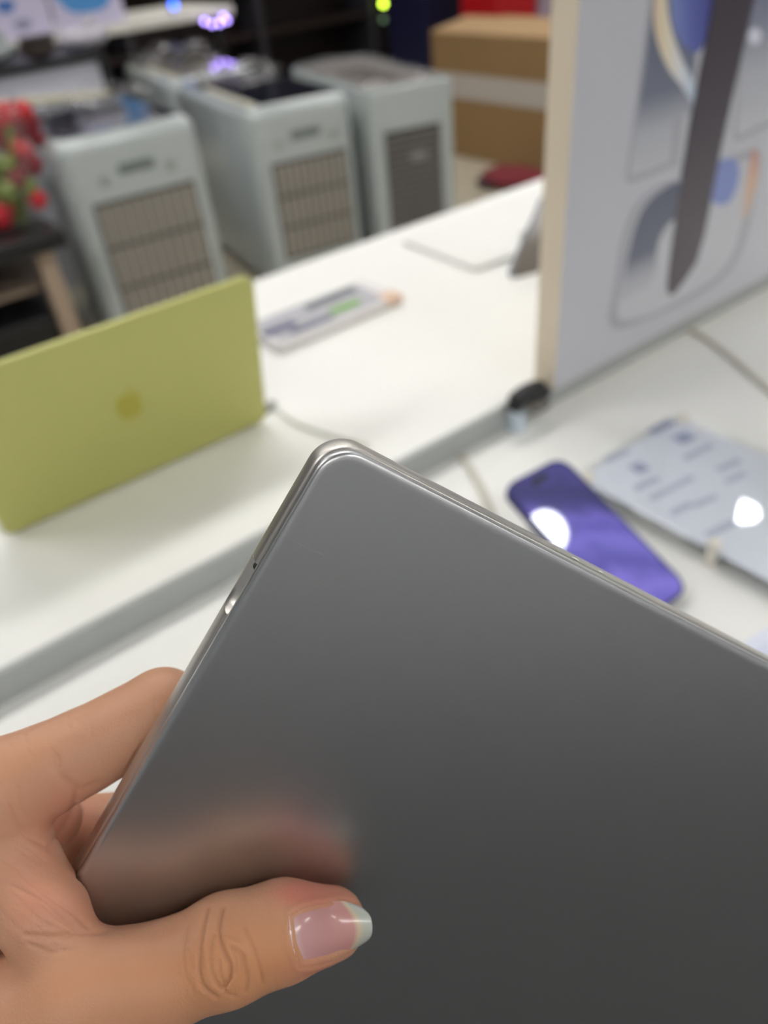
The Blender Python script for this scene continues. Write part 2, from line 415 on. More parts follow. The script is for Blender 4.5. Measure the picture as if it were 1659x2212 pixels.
allp = [q for L_ in (T_thumb, T_index, T_middle, T_ring, T_little, WR, FORE, T_web) for q in L_]
lo = np.min([q.c - q.r for q in allp], 0) - 3; hi = np.max([q.c + q.r for q in allp], 0) + 3
HV, HQ = surface_nets(sd_hand, lo, hi, 0.9, 5)
def vnormals(V, Q):
    fn = np.cross(V[Q[:, 2]] - V[Q[:, 0]], V[Q[:, 3]] - V[Q[:, 1]]); N_ = np.zeros_like(V)
    for k in range(4):
        for a in range(3): N_[:, a] += np.bincount(Q[:, k], fn[:, a], len(V))
    return N_ / np.maximum(np.linalg.norm(N_, axis=1, keepdims=True), 1e-12)
def orient(V, Q):
    fl = np.stack([Q[:, 0], Q[:, 3], Q[:, 2], Q[:, 1]], 1)
    c = V[Q].mean(1); n_ = np.cross(V[Q[:, 2]] - V[Q[:, 0]], V[Q[:, 3]] - V[Q[:, 1]]); n_ /= np.maximum(np.linalg.norm(n_, axis=1, keepdims=True), 1e-12)
    bad = batched(sd_hand, c + n_ * .4) < batched(sd_hand, c - n_ * .4)
    return np.where(bad[:, None], fl, Q)
HQ = orient(HV, HQ)
HN = vnormals(HV, HQ)
HV = HV - HN * np.clip(batched(sd_hand, HV), -.4, .4)[:, None]
# one split of every quad where the picture needs detail is enough: subdivide all once
def subdivide(V, Q):
    E = np.concatenate([Q[:, [i, (i + 1) % 4]] for i in range(4)]); Es = np.sort(E, 1)
    U, inv = np.unique(Es, axis=0, return_inverse=True); inv = inv.reshape(-1)
    nv = len(V); ne = len(U); nq = len(Q)
    V2 = np.concatenate([V, V[U].mean(1), V[Q].mean(1)])
    ei = [nv + inv[i * nq:(i + 1) * nq] for i in range(4)]; ci = nv + ne + np.arange(nq)
    return V2, np.concatenate([np.stack([Q[:, i], ei[i], ci, ei[(i - 1) % 4]], 1) for i in range(4)])
vis = (HV[:, 2] < 0)
HV, HQ = subdivide(HV, HQ)
HN = vnormals(HV, HQ)
HV = HV - HN * np.clip(batched(sd_hand, HV), -.4, .4)[:, None]
HPX = np.stack([CX + F_PX * HV[:, 0] / -HV[:, 2], CY - F_PX * HV[:, 1] / -HV[:, 2]], 1)
facing = (HN * -HV).sum(1) > 0
def poly_dist(P, pl):
    pl = np.array(pl, float); best = np.full(len(P), 1e9)
    for a, b in zip(pl[:-1], pl[1:]):
        ab = b - a; t = np.clip(((P - a) @ ab) / (ab @ ab), 0, 1)
        best = np.minimum(best, np.linalg.norm(P - (a + t[:, None] * ab), axis=1))
    return best
def c8(*ps): return [(150 + x / 2.212, 1750 + y / 2.212) for x, y in ps]
def c7(*ps): return [(x / 2.724, 1400 + y / 2.724) for x, y in ps]
def sm(ps): return [(p.x, p.y) for p in catmull([(x, y, 0) for x, y in ps], 5)]
FOLDS = [  # outline in photograph pixels on the skin facing the lens, depth mm, half width px
    (c8((660, 470), (632, 600), (620, 740), (640, 840), (700, 892)), .55, 5), (c8((735, 470), (718, 580), (742, 680), (772, 745), (768, 800), (738, 850)), .75, 5),
    (c8((838, 560), (872, 640), (908, 740), (922, 825)), .4, 4.5), (c8((690, 600), (672, 700), (690, 800), (748, 872), (792, 890)), .35, 5),
    (c8((788, 655), (830, 695), (852, 800), (844, 862)), .5, 5), (c8((688, 600), (760, 602), (812, 622)), .2, 4.5), (c8((716, 720), (722, 780), (742, 830)), .4, 4),
    (c8((560, 560), (545, 680), (560, 800), (600, 880)), .2, 5), (c8((770, 640), (800, 720), (800, 780)), .3, 4),
    (c7((50, 930), (90, 1020), (150, 1100), (250, 1155)), .4, 5), (c7((60, 1400), (150, 1440), (250, 1500), (350, 1590), (440, 1650)), .5, 6),
    (c7((120, 1330), (230, 1420), (330, 1490), (430, 1560), (520, 1640)), .45, 6), (c7((20, 1250), (110, 1300), (240, 1400)), .3, 6),
    (c7((150, 1690), (280, 1700), (420, 1690), (620, 1667)), .6, 6), (c7((170, 1740), (300, 1790), (420, 1780)), .3, 6),
    (c7((335, 650), (350, 740), (410, 800), (480, 832), (560, 800)), .45, 10), (c7((912, 310), (916, 370), (940, 420)), .5, 5), (c7((945, 290), (950, 350)), .3, 4),
    (c7((100, 830), (115, 930), (160, 1010)), .25, 6), (c7((450, 850), (440, 930), (380, 1050), (290, 1170)), .6, 7), (c7((300, 600), (330, 640), (345, 700)), .3, 6)]
dsp = np.zeros(len(HV))
rf = random.Random(5)
for k in range(46):                                     # fine skin lines across the thumb, the web and the index finger
    zone = k % 3
    if zone == 0: cx, cy, an, ln = rf.uniform(380, 610), rf.uniform(1960, 2140), math.radians(82 + rf.uniform(-16, 16)), rf.uniform(25, 60)
    elif zone == 1: cx, cy, an, ln = rf.uniform(0, 150), rf.uniform(1800, 2040), math.radians(38 + rf.uniform(-14, 14)), rf.uniform(40, 90)
    else: cx, cy, an, ln = rf.uniform(20, 330), rf.uniform(1520, 1660), math.radians(70 + rf.uniform(-18, 18)), rf.uniform(20, 45)
    dx, dy = math.cos(an) * ln / 2, math.sin(an) * ln / 2; kx = rf.uniform(-6, 6)
    FOLDS.append(([(cx - dx, cy - dy), (cx + kx, cy), (cx + dx, cy + dy)], rf.uniform(.08, .16), 4.5))
for ps, dep, hw in FOLDS:
    d = poly_dist(HPX, sm(ps)); mm = hw * 0.9
    dsp -= np.where(facing, .8 * dep * np.exp(-(d / mm) ** 2) - dep * .08 * np.exp(-((d - 2.4 * mm) / (1.4 * mm)) ** 2), 0)
# nail bed: a shallow seat under the nail plate with a raised fold around it
NAIL = [(622, 1977), (650, 1962), (683, 1953), (738, 1946), (770, 1955), (790, 1972), (804, 2000), (801, 2026), (774, 2046), (715, 2075), (670, 2086), (646, 2087), (630, 2040)]
dn = poly_dist(HPX, NAIL + NAIL[:1])
dsp += np.where(facing & (HPX[:, 0] < 770), .5 * np.exp(-((dn - 6) / 9.0) ** 2), 0)
HV = HV + HN * dsp[:, None]
def blobw(cx, cy, rx, ry): return np.exp(-(((HPX[:, 0] - cx) / rx) ** 2 + ((HPX[:, 1] - cy) / ry) ** 2))
red = 0.9 * blobw(690, 1930, 90, 34) + .6 * blobw(640, 1925, 40, 30) + .35 * blobw(170, 1960, 110, 50) + .5 * blobw(150, 1760, 70, 80) + .25 * blobw(70, 1900, 60, 120) + .5 * blobw(700, 2095, 90, 30)
tan = 0.9 * blobw(500, 2080, 130, 110) + .5 * blobw(610, 2060, 60, 60) + .5 * blobw(250, 2150, 250, 90) + .25 * blobw(20, 1680, 90, 90)
crease_shade = np.zeros(len(HV))
for ps, dep, hw in FOLDS[:9]: crease_shade = np.maximum(crease_shade, dep * np.exp(-(poly_dist(HPX, sm(ps)) / (hw * .8)) ** 2))  # crease shade painted into the skin colour along the knuckle folds
HAND0 = toW(WR[1].c)
me = bpy.data.meshes.new('hand'); me.from_pydata((toW(HV) - HAND0).tolist(), [], HQ.tolist()); me.update()
ca = me.color_attributes.new('skin_tone_shade', 'FLOAT_COLOR', 'POINT')
ca.data.foreach_set('color', np.stack([np.clip(red, 0, 1), np.clip(tan, 0, 1), np.clip(crease_shade, 0, 1), np.ones(len(HV))], 1).astype(np.float32).reshape(-1))
me.polygons.foreach_set('use_smooth', [True] * len(me.polygons))
def skin():
    m = mat('skin', (203, 152, 122), 0.46, var=0.06, scale=90, bump=0.14, bscale=1500, sss=0.12, spec=0.35)
    nt = m.node_tree; b = nt.nodes['Principled BSDF']; L = nt.links
    b.inputs['Subsurface Radius'].default_value = (0.004, 0.0016, 0.0008); b.inputs['Subsurface Scale'].default_value = 1.0
    at = nt.nodes.new('ShaderNodeAttribute'); at.attribute_name = 'skin_tone_shade'
    sp = nt.nodes.new('ShaderNodeSeparateColor'); L.new(at.outputs['Color'], sp.inputs[0])
    src = b.inputs['Base Color'].links[0].from_socket
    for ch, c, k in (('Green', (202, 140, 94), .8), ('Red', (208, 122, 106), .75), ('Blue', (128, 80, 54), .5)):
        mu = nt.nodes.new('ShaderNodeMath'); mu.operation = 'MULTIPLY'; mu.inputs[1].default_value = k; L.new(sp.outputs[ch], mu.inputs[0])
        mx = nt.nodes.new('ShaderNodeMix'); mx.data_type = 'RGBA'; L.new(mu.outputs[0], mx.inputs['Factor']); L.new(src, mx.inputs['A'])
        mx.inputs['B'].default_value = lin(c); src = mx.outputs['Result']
    L.new(src, b.inputs['Base Color'])
    return m
me.materials.append(skin())
hand = bpy.data.objects.new('hand', me); COL.objects.link(hand); hand.location = HAND0
tagit(hand, "person's bare left hand gripping the silver laptop, thumb over its lid", 'person')
# nail plate: traced on the thumb, carried on past the finger tip
def trace(px, py):
    r = ray_cam(px, py); r = r / np.linalg.norm(r); t = 120.0
    for _ in range(60):
        d = sd_hand((r * t)[None])[0]; t += d * .9
        if abs(d) < .01: return r * t
        if t > 260: return None
    return r * t
NU, NVv = 18, 13
top = sm([(624, 1979), (650, 1963), (683, 1953), (738, 1946), (776, 1957)]); bot = sm([(646, 2087), (672, 2086), (715, 2075), (760, 2054), (782, 2040)])
def samp(pl, u):
    pl = np.array(pl); L_ = np.r_[0, np.cumsum(np.linalg.norm(np.diff(pl, axis=0), axis=1))]; L_ /= L_[-1]
    return np.array([np.interp(u, L_, pl[:, 0]), np.interp(u, L_, pl[:, 1])])
GP = np.zeros((NU + 1, NVv + 1, 3))
for j in range(NVv + 1):
    v = j / NVv; bul_t = 25 * (1 - abs(2 * v - 1) ** 3.0); bul_b = -6 * math.sin(math.pi * v); last = []
    for i in range(NU + 1):
        u = i / NU
        p = samp(top, u) * (1 - v) + samp(bot, u) * v
        p = p + np.array([1.0, 0.05]) * (bul_t * u ** 3 + bul_b * (1 - u) ** 3)
        dr = ray_cam(*p); dr /= np.linalg.norm(dr)
        if u < .62:
            h = trace(*p); dep = (h @ dr) if h is not None else last[-1]
            last.append(dep)
        else:
            k = last[-4:]; sl = (k[-1] - k[0]) / (len(k) - 1); dep = last[-1] + max(-.25, min(.3, sl))
            last.append(dep)
        GP[i, j] = dr * (dep - 0.45 - .25 * math.sin(math.pi * v) * min(1, u * 3))
for _ in range(3):
    G2 = GP.copy(); G2[1:-1, 1:-1] = (GP[:-2, 1:-1] + GP[2:, 1:-1] + GP[1:-1, :-2] + GP[1:-1, 2:] + 2 * GP[1:-1, 1:-1]) / 6; GP = G2
b = bmesh.new(); up_, dn_ = {}, {}
for i in range(NU + 1):
    for j in range(NVv + 1):
        d = GP[i, j] / np.linalg.norm(GP[i, j])
        up_[i, j] = b.verts.new(toW(GP[i, j]) - HAND0); dn_[i, j] = b.verts.new(toW(GP[i, j] + d * .55) - HAND0)
for i in range(NU):
    for j in range(NVv):
        b.faces.new((up_[i, j], up_[i + 1, j], up_[i + 1, j + 1], up_[i, j + 1])); b.faces.new((dn_[i, j], dn_[i, j + 1], dn_[i + 1, j + 1], dn_[i + 1, j]))
for i in range(NU):
    b.faces.new((up_[i, 0], dn_[i, 0], dn_[i + 1, 0], up_[i + 1, 0])); b.faces.new((up_[i, NVv], up_[i + 1, NVv], dn_[i + 1, NVv], dn_[i, NVv]))
for j in range(NVv):
    b.faces.new((up_[0, j], up_[0, j + 1], dn_[0, j + 1], dn_[0, j])); b.faces.new((up_[NU, j], dn_[NU, j], dn_[NU, j + 1], up_[NU, j + 1]))
nail = ob('thumbnail', b, mat('nail_pink', (214, 158, 150), 0.28, var=.04, scale=120, sss=.15, coat=.4), hand, 50, 'pink thumbnail with a long pale free edge')
nu = nail.data
um = np.zeros(len(nu.vertices))
nt = nu.materials[0].node_tree
at = nt.nodes.new('ShaderNodeAttribute'); at.attribute_name = 'along'
ra = nt.nodes.new('ShaderNodeValToRGB'); nt.links.new(at.outputs['Fac'], ra.inputs[0])
for k in range(3): ra.color_ramp.elements.new(.5)
for e, (p, c) in zip(ra.color_ramp.elements, ((0.0, (226, 190, 184)), (0.16, (214, 156, 152)), (.80, (214, 150, 142)), (.86, (222, 202, 170)), (.93, (198, 200, 186)))):
    e.position = p; e.color = lin(c)
nt.links.new(ra.outputs[0], nt.nodes['Principled BSDF'].inputs['Base Color'])
order = [(i, j, s_) for i in range(NU + 1) for j in range(NVv + 1) for s_ in (0, 1)]
fa = nu.attributes.new('along', 'FLOAT', 'POINT')
def along(i, j):
    v = j / NVv; return i / NU - .10 * (abs(v - .55) * 2) ** 2 * (i / NU) * -1.0
fa.data.foreach_set('value', [along(i, j) for (i, j, s_) in order])
# =================================================================== ON THE COUNTER
def rel(p, o): return (p[0] - o[0], p[1] - o[1])
# yellow-green laptop, open, its lid back towards us
M_citrus = mat('citrus_aluminium', (188, 188, 112), 0.45, metal=0.2, var=.015, scale=300)
M_emblem = mat('polished_citrus', (176, 170, 70), 0.35, metal=0.2, var=.02)
M_scr2 = mat('black_glass', (12, 12, 14), 0.08, coat=.6)
M_key = mat('key_cap', (235, 236, 225), 0.5)
yo = (0.1834, 0.7065, ZT)
t = thing('laptop', 'open yellow-green laptop standing on the upper tier, its lid turned to us', 'laptop', yo)
LW, LH = 0.2985, 0.184
def tilt(b, base=(0, 0, .004), ang=math.atan2(.037, .18)):
    bmesh.ops.rotate(b, verts=b.verts, cent=(0, 0, 0), matrix=Matrix.Rotation(ang, 3, 'X'))
    bmesh.ops.translate(b, verts=b.verts, vec=base); return b
ob('lid', tilt(prism(rrect(-LW / 2, LW / 2, 0, LH, .0105, 8), 0, .0052, 'y', bev=0.0008)), M_citrus, t, 40)
ob('screen', tilt(prism(rrect(-LW / 2 + .003, LW / 2 - .003, .003, LH - .003, .008, 6), .0052, .0056, 'y')), M_scr2, t)
b = prism(rrect(-LW / 2, LW / 2, .006, .206, .0105, 8), 0.0012, .0105, 'z', bev=.001)
ob('base', b, M_citrus, t, 40)
b = None
for r_ in range(5):
    for c_ in range(13): b = bx(-.134 + c_ * .0208, -.134 + c_ * .0208 + .018, .035 + r_ * .0195, .035 + r_ * .0195 + .0168, .0105, .0115, bm=b)
tagit(ob('keys', b, M_key, t), kind='stuff')
ob('trackpad', prism(rrect(-.055, .055, .14, .2, .004), .0104, .0108, 'z'), M_citrus, t)
hb = bmesh.new(); bmesh.ops.create_cone(hb, segments=14, radius1=.0042, radius2=.0042, depth=.22, cap_ends=True, matrix=Matrix.Translation((0, .006, .0075)) @ Matrix.Rotation(math.pi / 2, 4, 'Y'))
ob('hinge', hb, M_citrus, t, 40)
# fruit-shaped emblem with a bite and a leaf, laid into the lid
half = [(0, .80), (.14, .87), (.33, .90), (.53, .84), (.70, .70), (.80, .48), (.84, .22), (.82, -.08), (.74, -.38), (.61, -.66), (.44, -.88), (.26, -.96), (.1, -.90), (0, -.87)]
body = [(x, y) for x, y in half] + [(-x, y) for x, y in half[::-1][1:-1]]
body = [(p.x, p.y) for p in catmull([(x, y, 0) for x, y in body + body[:1]], 3)][:-1]
bite_c, bite_r = (-1.02, .2), .43                       # seen from behind the lid the bite sits on the left in local x, right as we look
def bitten(pts):
    out = []
    for x, y in pts:
        dx, dy = x - bite_c[0], y - bite_c[1]; d = math.hypot(dx, dy)
        out.append((bite_c[0] + dx / d * bite_r, bite_c[1] + dy / d * bite_r) if d < bite_r else (x, y))
    return out
body = [(-x, y) for x, y in bitten(body)]
leaf = [(.02, .98), (.06, 1.16), (.18, 1.32), (.36, 1.40), (.36, 1.22), (.26, 1.06), (.12, .97)]
ek = .0165
def emb(pts): return tilt(prism([(x * ek, LH * .5 + y * ek) for x, y in pts], -.00025, .0004, 'y'))
em = ob('emblem', emb(body), M_emblem, t, label='darker golden fruit emblem with a bite')
ob('leaf', emb(leaf), M_emblem, em)
# printed display board at the right
M_board_side = mat('cream_board_edge', (234, 220, 198), 0.6, var=.02, scale=12)
M_board = mat('board_print_grey', (198, 199, 205), 0.45, var=.012, scale=6)
BX0, BX1, BY = 0.6075, 1.13, 0.5185
bo = (0.87, BY + .016, ZT)
t = thing('display_board', 'tall pale grey display board with cream edges printed with devices and a dark stylus', 'sign', bo)
ob('core', bx(BX0 - bo[0], BX1 - bo[0], -.0155, .0155, 0, .47, .0008, 1), M_board_side, t, label='cream paper edge')
ob('face_print', bx(BX0 - bo[0] + .0008, BX1 - bo[0] - .0008, -.0162, -.0150, .0008, .469), M_board, t, label='pale grey printed face')
t.rotation_euler = (math.radians(.6), 0, 0)
def bp(*ps): return [tuple((on_y(1100 + x / 2.458, y / 2.458, BY) - np.array(bo))[[0, 2]]) for x, y in ps]
def smooth_closed(pts, n=4):
    P = [(x, y, 0) for x, y in pts]; P = P[-1:] + P + P[:2]
    c = catmull(P, n); return [(p.x, p.y) for p in c[n:-2 * n + 1]][:-1] if False else [(p.x, p.y) for p in c[n:n + n * (len(pts))]]
lay = [0]
def printed(name, pts, m, smooth_=True, label=None):
    lay[0] += 1
    z0 = -.0162 - .00012 * lay[0]
    P = bp(*pts)
    if smooth_: P = smooth_closed(P)
    return ob(name, prism(P, z0, -.0160, 'y'), m, t, label=label)
def band(pts, wd): # closed strip around an open px polyline, width in px of the crop
    P = [Vector((x, y, 0)) for x, y in pts]; P = catmull(P, 6); a = []; c = []
    for i, p in enumerate(P):
        d = (P[min(i + 1, len(P) - 1)] - P[max(i - 1, 0)]).normalized(); nrm = Vector((-d.y, d.x, 0))
        k = wd * (0.35 + .65 * math.sin(math.pi * (i + .5) / len(P)))
        a.append((p + nrm * k / 2)[:2]); c.append((p - nrm * k / 2)[:2])
    return a + c[::-1]
G1 = ramp_mat('print_grey_fade', [(0.0, (194, 195, 200)), (.2, (178, 180, 187)), (.42, (112, 116, 131)), (1.0, (98, 102, 120))], axis=2)
G1b = ramp_mat('print_device_upper', [(0.0, (196, 197, 201)), (.22, (184, 186, 193)), (.42, (122, 126, 142)), (.7, (112, 116, 134)), (1.0, (140, 142, 158))], axis=2)
G2 = mat('print_outline', (172, 173, 180), .45, var=.01)
G3 = mat('print_light', (200, 201, 206), .45, var=.01)
printed('printed_device', [(742, -150), (722, 0), (690, 300), (640, 700), (606, 950), (625, 972), (760, 925), (880, 868), (950, 300), (1010, -150)], G2, False, 'pale outline of the upper printed device')
printed('printed_screen', [(760, -150), (740, 0), (705, 320), (655, 720), (628, 935), (740, 900), (850, 850), (862, 620), (950, 600), (1000, 0), (1010, -150)], G1b, False, 'grey-blue picture on the upper printed device')
printed('printed_glow', [(850, -140), (840, 20), (860, 160), (930, 260), (1000, 262), (1060, 100), (1080, -140)],
        ramp_mat('print_blue', [(0, (150, 168, 214)), (.6, (98, 108, 178)), (1, (72, 76, 140))], diag=(.9, 0, .3)), True, 'blue glow in the upper print')
printed('printed_arc', band([(800, -160), (782, 10), (800, 170), (860, 330), (930, 440), (985, 560)], 92), ramp_mat('print_rainbow', [(0, (214, 176, 150)), (.35, (234, 220, 190)), (.6, (226, 228, 230)), (1, (160, 190, 222))], diag=(.95, 0, .25)), False, 'cream and rainbow arc')
printed('printed_device', [(1236, -150), (1180, 740), (1200, 748), (1374, 664), (1500, 600), (1560, -150)], G2, False, 'pale outline of the right printed device')
printed('printed_screen', [(1250, -150), (1235, 120), (1200, 500), (1196, 720), (1360, 640), (1500, 580), (1545, -150)],
        ramp_mat('print_device_right', [(0, (200, 201, 205)), (.4, (186, 188, 196)), (.7, (140, 143, 160)), (1, (112, 114, 138))], axis=2), False, 'grey-blue picture on the right printed device')
printed('printed_dot', [(1285 + 36 * math.cos(a), 190 + 44 * math.sin(a)) for a in [k * math.pi / 5 for k in range(10)]], mat('print_white', (226, 228, 240), .4), True, 'white round spot in the print')
printed('printed_device', [(905, 945), (780, 985), (670, 1080), (605, 1240), (560, 1500), (530, 1680), (560, 1742), (660, 1722), (900, 1620), (1100, 1500), (1210, 1370), (1265, 1200), (1310, 960), (1320, 810), (1250, 800)], G2, True, 'pale outline of the lower printed device')
printed('printed_screen', [(905, 965), (790, 1005), (690, 1095), (630, 1250), (590, 1480), (566, 1640), (600, 1700), (760, 1660), (900, 1590), (1090, 1470), (1180, 1350), (1230, 1180), (1270, 960), (1260, 840)], G3, True, 'light picture on the lower printed device')
printed('printed_curve', [(900, 972), (800, 1005), (700, 1100), (640, 1260), (600, 1470), (580, 1600), (660, 1560), (760, 1480), (780, 1290), (850, 1170), (920, 1150)], G1, True, 'dark grey-blue curve in the lower print')
printed('printed_glow', [(1110, 850), (1180, 840), (1210, 900), (1190, 1010), (1140, 1080), (1060, 1060), (1050, 900)], mat('print_blue_soft', (134, 148, 202), .45, var=.05), True, 'soft blue patch in the lower print')
printed('printed_arc', band([(1290, 790), (1285, 900), (1262, 1040), (1235, 1160)], 52), ramp_mat('print_peach', [(0, (206, 190, 176)), (.6, (218, 178, 150)), (1, (206, 140, 130))], axis=2), False, 'peach arc in the lower print')
printed('printed_stylus', [(1085, -150), (1062, 0), (960, 560), (880, 1080), (838, 1420), (828, 1530), (842, 1565), (870, 1556), (920, 1490), (985, 1390), (1030, 1230), (1110, 780), (1275, 0), (1300, -150)],
        ramp_mat('print_dark', [(0, (94, 86, 92)), (.5, (82, 76, 82)), (1, (66, 58, 66))], axis=2), False, 'dark plum stylus bar')
# flat white box with printed patches, behind the yellow laptop
p0 = on_z(606, 768, ZT); p1 = on_z(885, 650, ZT); p2 = on_z(780, 622, ZT)
gc = ((p0[0] + p1[0]) / 2 - .006, (p0[1] + p1[1]) / 2 + .048, ZT); ga = math.atan2(p1[1] - p0[1], p1[0] - p0[0])
t = thing('gadget_box', 'flat white retail box with dark and green printed patches lying on the upper tier', 'box', gc, ga)
ob('box_body', bx(-.107, .107, -.047, .047, 0, .013, .002), mat('white_card', (226, 224, 224), .5), t)
ob('box_window', prism(rrect(-.098, .085, -.039, .042, .004), .0128, .0135), mat('grey_print', (176, 176, 182), .35, var=.25, scale=40), t, label='mottled grey printed lid')
ob('dark_patch', prism(rrect(-.015, .075, .016, .034, .007), .0134, .0141), mat('slate_print', (92, 98, 106), .4, var=.2, scale=30), t)
ob('green_patch', prism(rrect(.0, .052, -.026, -.006, .008), .0134, .0141), mat('green_print', (124, 172, 84), .4, var=.15, scale=60), t)
ob('navy_strip', prism(rrect(-.075, -.004, -.033, -.022, .003), .0134, .0141), mat('navy_print', (76, 78, 112), .4, var=.2, scale=50), t)
ob('navy_strip', prism(rrect(-.104, -.05, -.012, .006, .004), .0134, .0141), bpy.data.materials['navy_print'], t)
ob('peach_corner', bx(.078, .1075, -.0475, -.02, .004, .0136, .001), mat('peach_print', (226, 194, 168), .5), t)
# white slab and leaning grey device in front of the board's left edge
t = thing('tablet_box', 'thin plain white box lying flat near the far edge of the upper tier', 'box', (.975, .935, ZT), math.radians(-3))
ob('lid', prism(rrect(-.175, .195, -.098, .1, .012), .004, .008, 'z', bev=.0015), M_white, t, 40)
ob('tray', prism(rrect(-.173, .193, -.096, .098, .011), 0, .0042, 'z'), mat('off_white_card', (222, 222, 222), .6), t)
q0 = on_z(1096, 600, ZT); q1 = on_y(1166, 440, q0[1] + .035)
t = thing('phone', 'grey phone propped aslant on a small stand beside the display board', 'phone', tuple(q0))
_u = Vector(q1 - q0).normalized(); _w = Vector((1, -.25, 0)); _w = (_w - _u * _w.dot(_u)).normalized(); _nn = _w.cross(_u)
MX = Matrix((( _w.x, _nn.x, _u.x, 0), (_w.y, _nn.y, _u.y, 0), (_w.z, _nn.z, _u.z, .0045), (0, 0, 0, 1)))
def lean(b): bmesh.ops.transform(b, verts=b.verts, matrix=MX); return b
ob('phone_body', lean(prism(rrect(0, .072, 0, .148, .011), -.004, .004, 'y', bev=.001)), mat('graphite_metal', (142, 146, 160), .35, metal=.5), t, 40)
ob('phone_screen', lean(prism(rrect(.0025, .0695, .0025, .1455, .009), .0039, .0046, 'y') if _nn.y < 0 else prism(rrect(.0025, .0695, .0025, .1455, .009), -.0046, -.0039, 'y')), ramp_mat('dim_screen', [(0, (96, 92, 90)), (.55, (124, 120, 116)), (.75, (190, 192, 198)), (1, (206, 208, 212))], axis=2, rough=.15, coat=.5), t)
_s = Vector((_u.x * .06 + .036, _u.y * .06 + .01, 0))
ob('stand', bx(_s.x - .02, _s.x + .02, _s.y + .004, _s.y + .012, 0, .045, .002), M_white, t)
ob('stand_foot', bx(_s.x - .03, _s.x + .03, -.012, _s.y + .03, 0, .004, .001), M_white, t)
# purple phone on a wedge stand
po = (.4275, .2400, ZL); A20 = math.radians(20)
t = thing('phone', 'phone with a lit purple wallpaper on a low tilted stand on the lower tier', 'phone', po, math.radians(-3.3))
def up20(b):
    bmesh.ops.rotate(b, verts=b.verts, cent=(0, 0, 0), matrix=Matrix.Rotation(A20, 3, 'X'))
    bmesh.ops.translate(b, verts=b.verts, vec=(0, 0, .0045)); return b
PW, PL = .0745, .166
ob('phone_body', up20(prism(rrect(-PW / 2, PW / 2, 0, PL, .0135, 8), 0, .0078, 'z', bev=.0012)), mat('violet_metal', (62, 60, 110), .35, metal=.6), t, 40)
wall = ramp_mat('purple_wallpaper', [(0, (126, 112, 214)), (.12, (100, 92, 190)), (.26, (128, 116, 214)), (.40, (88, 82, 170)), (.52, (118, 110, 206)), (.62, (92, 84, 176)), (.70, (106, 96, 190)), (.80, (58, 56, 122)), (.9, (48, 46, 104)), (1, (62, 60, 128))],
                diag=(.22, .92, 0), rough=.55, wave=.22, wscale=3.5, coat=1.0, emit=.22)
sc_ = ob('phone_screen', up20(prism(rrect(-PW / 2 + .0025, PW / 2 - .0025, .0025, PL - .0025, .0115, 8), .0077, .0082, 'z')), wall, t, label='lit purple wallpaper')
ob('camera_pill', up20(prism(rrect(-.010, .010, PL - .0135, PL - .0075, .0029), .0081, .0084, 'z')), M_black, sc_)
wb = bmesh.new(); A = [(0.012, 0), (.13, 0), (.13, .13 * math.tan(A20)), (.012, .012 * math.tan(A20))]
ob('wedge_stand', prism([(y, z + .0028 if z else 0) for y, z in A], -.028, .028, 'x'), M_white, t)
# clear price sign on standoffs
so = (.595, .241, ZL)
t = thing('price_sign', 'clear acrylic sheet with a printed price list on round standoffs', 'sign', so)
def clear_mat(name, k=.10, rgb=(1, 1, 1), rough=.03):
    m = bpy.data.materials.new(name); m.use_nodes = True; nt = m.node_tree; L = nt.links
    tr = nt.nodes.new('ShaderNodeBsdfTransparent'); tr.inputs[0].default_value = rgb + (1,)
    gl = nt.nodes.new('ShaderNodeBsdfGlossy'); gl.inputs['Roughness'].default_value = rough
    lw = nt.nodes.new('ShaderNodeLayerWeight'); lw.inputs[0].default_value = .5
    pw = nt.nodes.new('ShaderNodeMath'); pw.operation = 'POWER'; pw.inputs[1].default_value = 5; L.new(lw.outputs['Facing'], pw.inputs[0])
    ma = nt.nodes.new('ShaderNodeMath'); ma.operation = 'MULTIPLY_ADD'; ma.inputs[1].default_value = .94; ma.inputs[2].default_value = .045; L.new(pw.outputs[0], ma.inputs[0])
    mx = nt.nodes.new('ShaderNodeMixShader'); L.new(ma.outputs[0], mx.inputs[0]); L.new(tr.outputs[0], mx.inputs[1]); L.new(gl.outputs[0], mx.inputs[2])
    L.new(mx.outputs[0], nt.nodes['Material Output'].inputs[0]); return m
M_acr = clear_mat('acrylic', rgb=(.975, .985, .99))
sh = ob('acrylic_sheet', bx(-.085, .085, -.17, .163, .018, .0215, .0006, 1), M_acr, t)
ob('paper_insert', bx(-.082, .078, -.165, .158, .0155, .0172), mat('bluish_paper', (232, 234, 243), .6, var=.02, scale=10), t)
ob('glass_cover', bx(-.085, .085, -.17, .163, .0128, .0152, .0006, 1), M_acr, t)
M_ink = mat('grey_ink', (192, 196, 212), .6, var=.1); M_ink2 = mat('dark_ink', (168, 172, 198), .6, var=.1)
def inkline(px0, py0, px1, py1, wd, m):
    a = on_z(1200 + px0 / 3.614, 850 + py0 / 3.614, ZL + .0173); c = on_z(1200 + px1 / 3.614, 850 + py1 / 3.614, ZL + .0173)
    d = (c - a)[:2]; d /= np.linalg.norm(d); nn = np.array([-d[1], d[0]]) * wd / 2
    P = [tuple((a[:2] + nn) - so[:2]), tuple((c[:2] + nn) - so[:2]), tuple((c[:2] - nn) - so[:2]), tuple((a[:2] - nn) - so[:2])]
    ob('ink_line', prism(P, .0171, .0176, 'z'), m, t)
